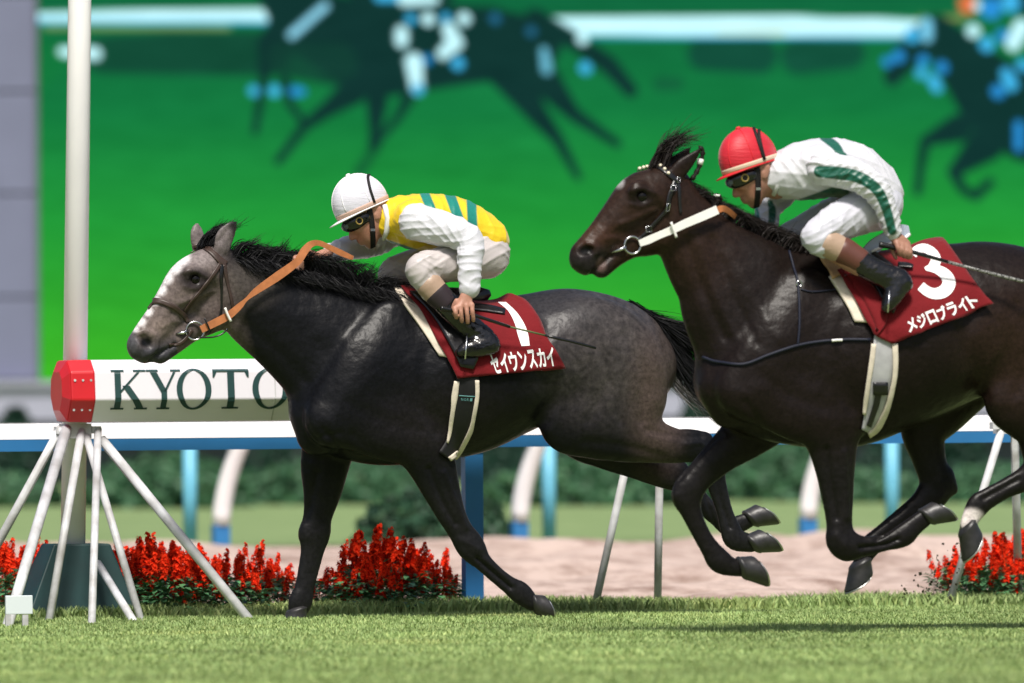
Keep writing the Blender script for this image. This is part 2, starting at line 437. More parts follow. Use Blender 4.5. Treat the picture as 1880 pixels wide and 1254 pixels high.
def clip_rows(poly, n=10):
    """cut a convex polygon into horizontal strips so that it can bend with the box"""
    ys = [p[1] for p in poly]; lo, hi = min(ys), max(ys)
    levels = sorted(set([lo + (hi - lo) * i / n for i in range(n + 1)]))
    rows = []
    for y in levels:
        xs = []
        for (x0, y0), (x1, y1) in zip(poly, poly[1:] + poly[:1]):
            if y0 == y1:
                if abs(y - y0) < 1e-9: xs += [x0, x1]
            elif min(y0, y1) - 1e-9 <= y <= max(y0, y1) + 1e-9:
                xs.append(x0 + (x1 - x0) * (y - y0) / (y1 - y0))
        rows.append((min(xs), max(xs), y))
    return rows
_word = 'KYOTO'
spx = [(203, 270), (270, 332), (324, 388), (390, 458), (463, 530)]
for ch, (xa, xb) in zip(_word, spx):
    sA, _ = s_of(xa, 718, SD - 0.16); sB, _ = s_of(xb, 718, SD - 0.16)
    shape, wdt = LET[ch]; mb = MB()
    if shape == 'ring':
        n = 44; out = arc(0.5, 0.5, 0.5, 0.52, n); inn = arc(0.5, 0.5, 0.33, 0.47, n)
        vs = [on_box(sA + (sB - sA) * x, y) for x, y in out] + [on_box(sA + (sB - sA) * x, y) for x, y in inn]
        mb.v = vs; mb.f = [[i, (i + 1) % n, n + (i + 1) % n, n + i] for i in range(n)]
    else:
        for poly in shape:
            rows = clip_rows(poly)
            for (a0, a1, y0), (b0, b1, y1) in zip(rows, rows[1:]):
                mb.poly([on_box(sA + (sB - sA) * x / wdt, y) for x, y in ((a0, y0), (a1, y0), (b1, y1), (b0, y1))])
    mb.build('letter', M['sign_green'], sign)
# tubular stands under the sign box
def stand(name, label, top_px, feet, bracket=True, dtop=SD):
    s, z = s_of(*top_px, dtop)
    st = empty(name, track_pt(s, dtop, 0), label, 'stand', 'tubular stands')
    if bracket:
        MB().box(track_pt(s, dtop + 0.02, z - 0.035), 0.13, 0.12, 0.07, (AV, BV, Z3)).build('bracket', M['strut_paint'], st)
        for k in (-1, 1):
            MB().box(track_pt(s + k * 0.09, dtop - 0.02, z - 0.03), 0.045, 0.05, 0.035, (AV, BV, Z3)).build('clamp', M['strut_paint'], st)
    for (tx, ty, bx, by, r) in feet:
        q = at_ground(bx, by); d = (q - EDGE0).dot(BV); s1 = (q - EDGE0).dot(AV)
        s0, z0 = s_of(tx, ty, dtop - 0.03)
        MB().tube([track_pt(s0, dtop - 0.03, z0), track_pt(s1, d, -0.03)], r, 10).build('leg', M['strut_paint'], st, smooth=True)
    return st
stand('sign_stand', 'white tubular stand with splayed legs under the red end of the sign box', (140, 778),
      [(112, 785, -85, 1135, 0.022), (122, 787, 10, 1150, 0.026), (150, 790, 88, 1140, 0.02), (180, 788, 168, 1146, 0.019), (158, 800, 262, 1139, 0.019), (186, 806, 466, 1137, 0.024)])
stand('sign_stand', 'thin white tubular stand with one slanted and one upright leg behind the grey horse', (1182, 778),
      [(1165, 785, 1088, 1121, 0.020), (1212, 785, 1207, 1119, 0.020)])
stand('sign_stand', 'thin white tubular stand partly cut by the right edge beside red flowers', (1856, 770),
      [(1842, 778, 1738, 1112, 0.020), (1862, 778, 1871, 1106, 0.021)])
# lower diagonal brace in front of the green base and the small white board
q0, z0 = s_of(180, 1035, -0.05); q = at_ground(250, 1141)
stx = empty('ground_brace', track_pt(q0, -0.05, 0), 'short white tube leaning down to the turf beside the green base', 'brace')
MB().tube([track_pt(q0, -0.05, z0), track_pt((q - EDGE0).dot(AV), (q - EDGE0).dot(BV), -0.02)], 0.02, 10).build('tube', M['strut_paint'], stx, smooth=True)
mkp = at_ground(33, 1152)
mk = empty('marker_board', (mkp.x, mkp.y, 0), 'small blank white board on two short legs at the lower left corner', 'board')
mkd = (mkp - EDGE0).dot(BV); sl, zb = s_of(10, 1128, mkd); sr, zt = s_of(59, 1093, mkd)
bevel(MB().box(track_pt((sl + sr) / 2, mkd, (zb + zt) / 2), sr - sl, 0.02, zt - zb, (AV, BV, Z3)).build('board', mat('board_white', (0.62, 0.68, 0.70), 0.5), mk), 0.003)
for px in (15, 46):
    s, _ = s_of(px, 1140, mkd)
    MB().box(track_pt(s, mkd, zb / 2 - 0.01), 0.028, 0.014, zb + 0.016, (AV, BV, Z3)).build('leg', M['strut_paint'], mk)

# ------------------------------------------------------------------ screen and wall behind the hedges
YS = 108.0
zscr = at_depth(72, 699, YS).z
XL = at_depth(71, 400, YS).x
screen = empty('video_screen', (0, YS, 0), 'giant video screen behind the track showing green turf and dark galloping horses', 'screen')
x0p, x1p, y0p, y1p = 72, 2050, -260, 699
NX, NY = 420, 210
gx = np.linspace(x0p, x1p, NX); gy = np.linspace(y0p, y1p, NY)
PX, PY = np.meshgrid(gx, gy)
img = np.zeros((NY, NX, 3))
t = np.clip((PY - 0) / 690.0, 0, 1)[..., None]
stops = [(0.0, (18, 108, 66)), (0.3, (22, 128, 66)), (0.6, (36, 158, 58)), (1.0, (66, 190, 40))]
for (a, ca), (b2, cb) in zip(stops, stops[1:]):
    w_ = np.clip((t - a) / (b2 - a), 0, 1); seg = (t >= a)
    img = np.where(seg, np.array(ca) * (1 - w_) + np.array(cb) * w_, img)
img = img + (3 * np.sin(PY / 23 + 0.5 * np.sin(PX / 300)) * np.sin(PX / 243 + PY / 40))[..., None] * np.array([0.4, 1, 0.5])
def paint(chain_, colr, soft=9.0, op=1.0):
    """soft capsules through (x, y, r) points"""
    global img
    d = np.full(PX.shape, 1e9)
    c = chain_ if len(chain_) > 1 else [chain_[0], chain_[0]]
    for (x0, y0, r0), (x1, y1, r1) in zip(c, c[1:]):
        dx, dy = x1 - x0, y1 - y0; L2 = dx * dx + dy * dy + 1e-6
        tt = np.clip(((PX - x0) * dx + (PY - y0) * dy) / L2, 0, 1)
        d = np.minimum(d, np.hypot(PX - x0 - tt * dx, PY - y0 - tt * dy) - (r0 + (r1 - r0) * tt))
    soft = soft * .55; a = np.clip(0.5 - d / (2 * soft), 0, 1); a = (a * a * (3 - 2 * a) * op)[..., None]
    img = img * (1 - a) + np.array(colr, dtype=float) * a
DK = (18, 56, 52); LB = (215, 268, 275); CB = (70, 190, 245); BB = (45, 150, 225)
paint([(75, 112, 45), (75, 112, 46)], (22, 130, 60), 20, 0.4)
paint([(190, 100, 34), (330, 98, 40), (500, 100, 40)], (20, 74, 56), 14, 0.9)
paint([(1295, 105, 30), (1395, 108, 34)], (20, 76, 62), 14, 0.85); paint([(1470, 110, 34), (1560, 105, 30)], (20, 76, 62), 16, 0.8)
paint([(1215, 160, 14), (1245, 160, 12)], (20, 84, 58), 12, 0.6)
paint([(90, 46, 7), (420, 48, 8)], (150, 170, 110), 8, 0.8)
paint([(60, 30, 9), (300, 29, 11), (505, 30, 14)], LB, 3); paint([(70, 38, 4), (500, 43, 4)], CB, 5, 0.8)
paint([(962, 42, 8), (1080, 52, 17), (1400, 56, 21), (1690, 60, 16)], LB, 3); paint([(1080, 72, 3), (1680, 78, 3)], CB, 5, 0.9)
paint([(1320, 66, 2), (1440, 67, 3)], (225, 225, 130), 5, 0.7); paint([(1690, 42, 3), (1770, 42, 6)], (170, 160, 90), 8, 0.8)
paint([(118, 94, 9), (178, 98, 12)], LB, 7)
# leading horse on the screen
paint([(470, -40, 10), (560, 40, 60), (690, 95, 88), (800, 88, 78), (900, 85, 68), (985, 85, 48)], DK, 9)
paint([(640, -120, 50), (700, -30, 60), (790, -40, 60)], DK, 10)
paint([(560, 30, 55), (505, 85, 30), (490, 125, 14)], DK, 9); paint([(520, 110, 30), (620, 120, 40)], (20, 66, 54), 12, 0.8)
paint([(488, 140, 9), (470, 243, 6)], DK, 7); paint([(525, 150, 9), (533, 190, 7), (560, 228, 6)], DK, 7)
paint([(650, 170, 26), (600, 205, 14), (560, 235, 9), (512, 298, 7)], DK, 8)
paint([(694, 190, 20), (690, 245, 10), (688, 270, 10)], DK, 9); paint([(755, 175, 14), (735, 215, 8), (697, 262, 6)], DK, 8, 0.9)
paint([(690, 275, 8), (660, 320, 10)], DK, 14, 0.5)
paint([(930, 120, 45), (985, 210, 20), (1026, 262, 11), (1062, 330, 6)], DK, 9); paint([(985, 130, 34), (1055, 215, 13), (1135, 270, 7)], DK, 8)
paint([(985, 40, 20), (1060, 82, 16), (1120, 125, 17), (1160, 172, 12)], DK, 9)
paint([(600, 13, 8), (538, 66, 8)], (150, 222, 248), 6)
for c_, col_ in (([(700, -4, 10), (730, -4, 10)], CB), ([(745, 2, 12), (800, 2, 9)], LB), ([(757, 38, 10)], CB), ([(789, 38, 12)], LB), ([(821, 36, 9)], CB), ([(855, 38, 12)], LB),
                 ([(912, 38, 10)], (40, 110, 150)), ([(740, 62, 12), (740, 78, 12)], LB), ([(826, 56, 12), (838, 82, 15), (815, 102, 11)], LB), ([(762, 116, 16), (768, 165, 12)], LB), ([(770, 168, 10)], CB),
                 ([(787, 113, 9)], BB), ([(843, 120, 12)], CB), ([(1001, 98, 8), (1006, 132, 10)], (110, 190, 215)), ([(1077, 130, 12)], CB), ([(1072, 76, 11)], LB), ([(978, 62, 10)], (40, 105, 140)),
                 ([(468, 168, 10)], CB), ([(506, 168, 11)], CB), ([(542, 169, 9), (556, 170, 8)], BB)):
    paint(c_, col_, 6)
# trailing horse on the screen
paint([(1640, 150, 16), (1668, 110, 26), (1720, 70, 34), (1775, 130, 52), (1830, 190, 72), (1900, 220, 90), (2040, 230, 100)], DK, 9)
paint([(1760, 245, 26), (1700, 268, 10), (1692, 310, 8), (1685, 362, 7)], DK, 8); paint([(1810, 275, 34), (1752, 325, 12), (1768, 358, 8), (1792, 370, 9), (1818, 345, 8)], DK, 8)
paint([(1850, -40, 60), (1960, 0, 60)], (20, 60, 60), 10)
for c_, col_ in (([(1780, 17, 18)], (235, 120, 70)), ([(1798, 20, 9)], LB), ([(1822, 25, 20)], BB), ([(1858, 15, 18)], CB), ([(1789, 66, 13)], LB), ([(1814, 91, 14)], CB), ([(1843, 75, 12)], BB), ([(1878, 60, 16), (1862, 90, 14)], LB),
                 ([(1631, 122, 10)], BB), ([(1652, 112, 12)], BB), ([(1697, 120, 11)], BB), ([(1693, 143, 11)], CB), ([(1714, 155, 10), (1722, 170, 10)], CB), ([(1731, 133, 12)], BB), ([(1704, 52, 11), (1704, 76, 11)], (130, 215, 248)),
                 ([(1677, 74, 14)], CB), ([(1834, 178, 13)], BB), ([(1849, 145, 11), (1858, 165, 13)], CB), ([(1872, 240, 9), (1872, 280, 9)], BB), ([(1880, 130, 12)], CB)):
    paint(c_, col_, 6)
_nz = RNG.normal(size=img.shape[:2]); _k = np.ones(9) / 9
for _r in range(2): _nz = np.apply_along_axis(lambda v: np.convolve(v, _k, 'same'), 1, _nz)
_nz = np.apply_along_axis(lambda v: np.convolve(v, np.ones(3) / 3, 'same'), 0, _nz); _nz /= _nz.std()
img = img * (1 + .010 * _nz)[..., None] + (_nz * 0.6)[..., None]
img = np.clip(img, 0, 285) / 255.0
imgl = np.where(img <= 0.04045, img / 12.92, ((img + 0.055) / 1.055) ** 2.4)
corner = [np.array(at_depth(x, y, YS)) for x, y in ((x0p, y0p), (x1p, y0p), (x0p, y1p))]
XA = np.linspace(XL, at_depth(x1p, 400, YS).x, NX); ZA = np.linspace(at_depth(400, y0p, YS).z, zscr, NY)
GX, GZ = np.meshgrid(XA, ZA)
Vs = np.stack([GX.ravel(), np.full(GX.size, YS), GZ.ravel()], 1)
idx = np.arange(NX * NY).reshape(NY, NX)
Fq = np.stack([idx[:-1, :-1].ravel(), idx[1:, :-1].ravel(), idx[1:, 1:].ravel(), idx[:-1, 1:].ravel()], 1)
m, n, l, b = new_mat('screen_picture')
n.remove(b); em = n.new('ShaderNodeEmission'); at = n.new('ShaderNodeAttribute'); at.attribute_name = 'col'
tc = n.new('ShaderNodeTexCoord'); wv = n.new('ShaderNodeTexWave'); wv.bands_direction = 'Z'; wv.inputs['Scale'].default_value = 26.0; wv.inputs['Distortion'].default_value = 0.0
l.new(tc.outputs['Object'], wv.inputs['Vector'])
mr = n.new('ShaderNodeMapRange'); mr.inputs[3].default_value = 0.86; mr.inputs[4].default_value = 1.02; l.new(wv.outputs['Fac'], mr.inputs[0])
vm = n.new('ShaderNodeVectorMath'); vm.operation = 'SCALE'; l.new(at.outputs['Color'], vm.inputs[0]); l.new(mr.outputs[0], vm.inputs['Scale'])
l.new(vm.outputs[0], em.inputs[0]); em.inputs[1].default_value = 0.80
l.new(em.outputs[0], n['Material Output'].inputs[0])
mesh('display', Vs, None, m, screen, attr=imgl.reshape(-1, 3), faces_np=Fq, smooth=False)
# cladding left of the screen: panels with open joints
ztop_ = at_depth(400, -262, YS).z
MB().box((XL - 2.0, YS + 0.30, (zscr + ztop_) / 2), 3.99, 0.2, ztop_ - zscr).build('backing', M['joint'], screen)
MB().box(((XL + XA[-1]) / 2, YS + 0.31, (zscr + ztop_) / 2), XA[-1] - XL - 0.02, 0.2, ztop_ - zscr).build('screen_body', M['joint'], screen)
seams = [-262, -10, 168, 356, 546, 699]
for ya, yb in zip(seams, seams[1:]):
    za = at_depth(30, ya, YS).z; zb_ = at_depth(30, yb, YS).z
    for k in range(3):
        xr = XL - 0.02 - k * 1.2
        bevel(MB().box((xr - 0.59, YS + 0.12, (za + zb_) / 2), 1.18, 0.14, za - zb_ - 0.022).build('panel', M['clad'], screen), 0.006)
MB().box((XL - 0.005, YS + 0.08, (zscr + ztop_) / 2), 0.02, 0.2, ztop_ - zscr).build('frame_edge', M['joint'], screen)
# plinth wall under the screen
wall = empty('screen_wall', (0, YS + 0.4, 0), 'grey plinth wall under the video screen with a darker lower part', 'wall')
zw = at_depth(400, 770, YS).z
MB().box((1.0, YS + 0.15, (zscr + zw) / 2 - 0.01), 26, 0.5, zscr - zw - 0.02).build('parapet', M['wall_grey'], wall)
MB().box((1.0, YS + 0.15, zscr - 0.03), 26, 0.62, 0.05).build('coping', M['wall_grey'], wall)
MB().box((1.0, YS + 0.65, (zw - 0.3) / 2), 26, 0.4, zw + 0.3 - 0.01).build('lower_wall', M['wall_dark'], wall)

# ------------------------------------------------------------------ bushes
M['leaf'] = attr_mat('hedge_leaf', 0.55, 0.4, 0.2, 6.0)
M['core'] = mat('bush_core', (0.006, 0.018, 0.012), 0.9)
def bush(name, label, cat, c, rx, ry, rz, nleaf, ls, green, group):
    """round clipped bush: dark twig core plus leaf faces through the outer shell"""
    c = np.array(c)
    root = empty(name, tuple(c), label, cat, group)
    u = RNG.normal(size=(nleaf, 3)); u /= np.linalg.norm(u, axis=1)[:, None]; u[:, 2] = np.abs(u[:, 2])
    lump = 1 + 0.07 * np.sin(7 * u[:, 0] + c[0]) * np.sin(6 * u[:, 2] + 5 * u[:, 1]) + 0.05 * np.sin(17 * u[:, 0] + 13 * u[:, 2])
    rad = (1 - 0.22 * RNG.uniform(0, 1, nleaf) ** 2) * lump
    p = c + u * np.array([rx, ry, rz]) * rad[:, None]
    t1 = RNG.normal(size=(nleaf, 3)); t1 /= np.linalg.norm(t1, axis=1)[:, None]
    t2 = np.cross(t1, u + 0.7 * RNG.normal(size=(nleaf, 3))); t2 /= np.linalg.norm(t2, axis=1)[:, None]
    L = ls * RNG.uniform(0.6, 1.4, nleaf)[:, None]
    V = np.stack([p - t1 * L, p + t2 * L * 0.5, p + t1 * L, p - t2 * L * 0.5], 1).reshape(-1, 3)
    F = np.arange(nleaf * 4).reshape(-1, 4)
    colr = np.array(green) * RNG.uniform(0.5, 1.5, (nleaf, 1)) + RNG.uniform(0, 1, (nleaf, 1)) ** 4 * np.array([0.02, 0.035, 0.005])
    mesh('foliage', V, None, M['leaf'], root, attr=np.repeat(colr, 4, 0), faces_np=F, smooth=False)
    bm = bmesh.new(); bmesh.ops.create_icosphere(bm, subdivisions=3, radius=1)
    vs = [(c[0] + v.co.x * rx * 0.86, c[1] + v.co.y * ry * 0.86, c[2] + v.co.z * rz * 0.86) for v in bm.verts]
    fs = [[v.index for v in f.verts] for f in bm.faces]; bm.free()
    mesh('twig_core', vs, fs, M['core'], root)
    MB().tube([(c[0], c[1], -0.05), (c[0], c[1], c[2] + rz * 0.3)], [0.06, 0.04], 8).build('trunk', M['core'], root)
    return root
GB = (0.034, 0.105, 0.048)
def bush_px(pxl, pxr, ytop, ybot, Y, label, depth=1.0, nleaf=6000, ls=0.05, green=GB, cat='bush'):
    L = at_depth(pxl, ybot, Y); R = at_depth(pxr, ybot, Y); T = at_depth((pxl + pxr) / 2, ytop, Y)
    zb_ = max(0.0, L.z)
    c = ((L.x + R.x) / 2, Y, zb_ - 0.02)
    return bush('clipped_bush', label, cat, c, (R.x - L.x) / 2, depth, T.z - zb_ + 0.02, nleaf, ls, green, 'clipped bushes below the screen')
YH = 93.0
bush_px(-160, 110, 872, 930, YH + 1, 'low dark hedge mound left of the finish post')
bush_px(150, 470, 838, 932, YH, 'rounded hedge mound right of the finish post, tallest in the left third', 1.2, 8000)
bush_px(420, 800, 846, 930, YH + 1.5, 'broad hedge mound behind the grey horse and its front legs', 1.2, 8000)
bush_px(880, 1320, 842, 925, YH, 'broad hedge mound left of the bay horse, behind the grey hind legs', 1.2, 9000)
bush_px(1330, 1560, 812, 920, YH + 2, 'taller hedge mound between the front legs of the bay horse', 1.2, 8000)
bush_px(1490, 1700, 866, 918, YH + 0.5, 'low hedge mound behind the folded foreleg of the bay horse', 1.0, 6000)
bush_px(1690, 2050, 852, 916, YH, 'hedge mound at the right edge behind the hind legs', 1.2, 7000)
bush_px(650, 935, 900, 992, 75.6, 'nearest dark round bush at the edge of the sand, behind the blue post', 1.0, 9000, 0.035, (0.018, 0.06, 0.03))
# small conifers against the wall
def conifer(px, ytop, Y, label):
    T = at_depth(px, ytop, Y); root = empty('conifer', (T.x, Y, 0), label, 'tree', 'small dark trees against the wall')
    nl = 3500; h = T.z; z = h * RNG.uniform(0.02, 1, nl); r = 0.42 * (1 - z / (h * 1.04)) ** 0.7 * RNG.uniform(0.3, 1, nl) ** 0.4
    a = RNG.uniform(0, 2 * pi, nl); p = np.stack([T.x + r * np.cos(a), Y + r * np.sin(a), z], 1)
    t1 = RNG.normal(size=(nl, 3)); t1 /= np.linalg.norm(t1, axis=1)[:, None]; t2 = RNG.normal(size=(nl, 3)); t2 /= np.linalg.norm(t2, axis=1)[:, None]
    V = np.stack([p - t1 * 0.05, p + t2 * 0.025, p + t1 * 0.05, p - t2 * 0.025], 1).reshape(-1, 3)
    colr = np.array((0.012, 0.045, 0.028)) * RNG.uniform(0.5, 1.5, (nl, 1))
    mesh('crown', V, None, M['leaf'], root, attr=np.repeat(colr, 4, 0), faces_np=np.arange(nl * 4).reshape(-1, 4), smooth=False)
    MB().tube([(T.x, Y, -0.05), (T.x, Y, h * 0.9)], [0.05, 0.01], 8).build('trunk', M['core'], root)
YC = 103.0
conifer(28, 750, YC, 'small dark pointed tree at the left edge below the screen')
conifer(505, 812, YC, 'small dark tree behind the front leg of the grey horse')
conifer(930, 800, YC, 'small dark tree left of the curved post under the grey belly')
conifer(1290, 700, YC, 'taller dark tree seen through the tail of the grey horse')
conifer(1628, 806, YC, 'small dark tree beside the pale blue post under the bay belly')
conifer(1752, 738, YC, 'small dark tree in the gap before the near thigh of the bay horse')

# ------------------------------------------------------------------ red salvia
m, n, l, b = new_mat('salvia_petal'); n.remove(b)
at = n.new('ShaderNodeAttribute'); at.attribute_name = 'col'
d_ = n.new('ShaderNodeBsdfDiffuse'); t_ = n.new('ShaderNodeBsdfTranslucent'); mx = n.new('ShaderNodeMixShader'); mx.inputs[0].default_value = 0.45
l.new(at.outputs['Color'], d_.inputs[0]); l.new(at.outputs['Color'], t_.inputs[0]); l.new(d_.outputs[0], mx.inputs[1]); l.new(t_.outputs[0], mx.inputs[2]); l.new(mx.outputs[0], n['Material Output'].inputs[0])
M['petal'] = m
M['sleaf'] = attr_mat('salvia_leaf', 0.5, 0.4, 0.2, 20.0)
def make_foliage_mesh(seed):
    g = np.random.default_rng(seed); n = 130
    a = g.uniform(0, 2 * pi, n); r = 0.135 * g.uniform(0.1, 1, n) ** 0.6; z = 0.015 + 0.23 * g.uniform(0, 1, n) * (1 - 0.35 * r / 0.135)
    p = np.stack([r * np.cos(a), r * np.sin(a), z], 1)
    out = np.stack([np.cos(a), np.sin(a), g.uniform(-0.6, 0.5, n)], 1); out /= np.linalg.norm(out, axis=1)[:, None]
    sd = np.cross(out, [0, 0, 1.0]); sd /= np.linalg.norm(sd, axis=1)[:, None]
    L = g.uniform(0.03, 0.055, n)[:, None]
    mid = p + out * L * 0.5 + np.array([0, 0, 0.006])
    V = np.stack([p, mid + sd * L * 0.34, p + out * L, mid - sd * L * 0.34], 1).reshape(-1, 3)
    c = np.repeat(np.array([0.065, 0.19, 0.075]) * g.uniform(0.4, 1.6, (n, 1)), 4, 0)
    st = 8
    return V, np.arange(n * 4).reshape(-1, 4), c
def make_spike_mesh(seed):
    g = np.random.default_rng(seed); V = []; Fc = []; C = []
    n = 42; h = 0.17
    for i in range(n):
        t = g.uniform(0, 1); z = 0.03 + t * (h - 0.03); r = 0.036 * (1 - 0.66 * t) + 0.004; a = g.uniform(0, 2 * pi)
        o = np.array([cos(a), sin(a), g.uniform(0.0, 0.7)]); o /= np.linalg.norm(o)
        p = np.array([0, 0, z]); s_ = np.cross(o, [0, 0, 1.0]); s_ /= np.linalg.norm(s_); u_ = np.cross(s_, o)
        k = len(V); w_ = 0.010 + 0.004 * (1 - t)
        e_ = p + o * r
        V += [p, p + o * r * 0.6 + s_ * w_ + u_ * w_ * .6, e_ + u_ * w_, p + o * r * 0.6 - s_ * w_ + u_ * w_ * .6, e_ - u_ * w_ * 1.3]
        Fc += [[k, k + 1, k + 2, k + 3], [k, k + 3, k + 4, k + 1]]
        cc = np.array([0.93, 0.060, 0.018]) * g.uniform(0.75, 1.25); C += [cc] * 5
    k = len(V)
    for z in (0, h):
        for a in (0, 2.1, 4.2): V.append(np.array([0.003 * cos(a), 0.003 * sin(a), z])); C.append(np.array([0.25, 0.02, 0.02]))
    Fc += [[k, k + 1, k + 4, k + 3], [k + 1, k + 2, k + 5, k + 4], [k + 2, k, k + 3, k + 5]]
    return np.array(V), Fc, np.array(C)
_tmp = []
for sd in range(4):
    V, F_, c = make_foliage_mesh(sd); _tmp.append(mesh('foliage', V, None, M['sleaf'], None, (0, 0, 0), True, attr=c, faces_np=F_))
FOL = [o.data for o in _tmp]
_tmp2 = []
for sd in range(5):
    V, F_, c = make_spike_mesh(sd + 20); _tmp2.append(mesh('flower_spike', V, F_, M['petal'], None, (0, 0, 0), False, attr=c))
SPK = [o.data for o in _tmp2]
for o in _tmp + _tmp2: bpy.data.objects.remove(o)
def salvia(px, py, htop, label, group):
    """a plant rooted at the pixel, htop = pixel row of its highest flowers"""
    q = at_ground(px, py); hh_ = (py - htop) / (FPX / q.y)
    root = empty('salvia_plant', (q.x, q.y, 0), label, 'flower', group)
    f = bpy.data.objects.new('foliage', FOL[rnd.randrange(4)]); COL.objects.link(f); f.parent = root
    f.rotation_euler.z = rnd.uniform(0, 6.28); k = hh_ / 0.36; f.scale = (1.1, 1.1, max(0.75, k * 1.05))
    for i in range(rnd.randint(5, 8)):
        a = rnd.uniform(0, 6.28); r_ = 0.12 * sqrt(rnd.random())
        sp = bpy.data.objects.new('flower_spike', SPK[rnd.randrange(5)]); COL.objects.link(sp); sp.parent = root
        sc = rnd.uniform(0.62, 1.0) * min(1.15, max(0.75, k))
        ztop = hh_ * (rnd.uniform(0.72, 1.08) if rnd.random() < .86 else rnd.uniform(.4, .7)) * (1 - 0.8 * r_)
        sp.location = (r_ * cos(a), r_ * sin(a), max(0.02, ztop - 0.17 * sc)); sp.scale = (sc * 1.1, sc * 1.1, sc)
        sp.rotation_euler = (rnd.uniform(-.25, .25), rnd.uniform(-.25, .25), rnd.uniform(0, 6.28))
    return root
beds = [
 ('red salvia in the clump left of the green base', 'salvia left of the base', [(-25, 1128, 985), (12, 1124, 972), (38, 1130, 985), (64, 1126, 985), (84, 1128, 1000), (-5, 1120, 975)]),
 ('red salvia between the green base and the long slanted white leg', 'salvia right of the base', [(196, 1124, 1000), (222, 1128, 985), (250, 1122, 972), (276, 1127, 978), (304, 1121, 975), (330, 1126, 985), (356, 1121, 990), (240, 1130, 1000), (300, 1131, 1000), (384, 1126, 1000), (350, 1130, 1010)]),
 ('red salvia right of the slanted white leg, before the upright front leg', 'salvia before the front leg', [(412, 1122, 1000), (436, 1126, 1008), (462, 1121, 1002), (486, 1123, 1012), (508, 1120, 1018), (440, 1129, 1025)]),
 ('red salvia in the clump between the two front legs of the grey horse', 'salvia between the front legs', [(590, 1122, 1040), (614, 1121, 1020), (640, 1124, 1000), (664, 1120, 985), (690, 1124, 965), (716, 1119, 970), (742, 1123, 985), (768, 1118, 990), (790, 1121, 1015), (806, 1120, 1035), (670, 1127, 1020), (730, 1127, 1020)]),
 ('red salvia at the right edge behind the white pastern', 'salvia at the right edge', [(1752, 1106, 1010), (1776, 1103, 990), (1800, 1106, 980), (1824, 1102, 975), (1848, 1105, 972), (1874, 1101, 965), (1900, 1103, 970), (1812, 1108, 1010), (1860, 1108, 1010)])]
for label, group, lst in beds:
    xs = sorted(p[0] for p in lst)
    for i_, (a, b_, c_) in enumerate(lst + [(q[0] + 13, q[1] - 3, q[2] + 14) for q in lst[:-1]]):
        lb = label
        if i_ < len(lst) and a == xs[0]: lb = label.replace('red salvia', 'leftmost red salvia', 1)
        elif i_ < len(lst) and a == xs[-1]: lb = label.replace('red salvia', 'rightmost red salvia', 1)
        else: lb = label.replace('red salvia', 'inner red salvia', 1)
        salvia(a + rnd.uniform(-4, 4), b_, c_ + rnd.uniform(-5, 8), lb, group)
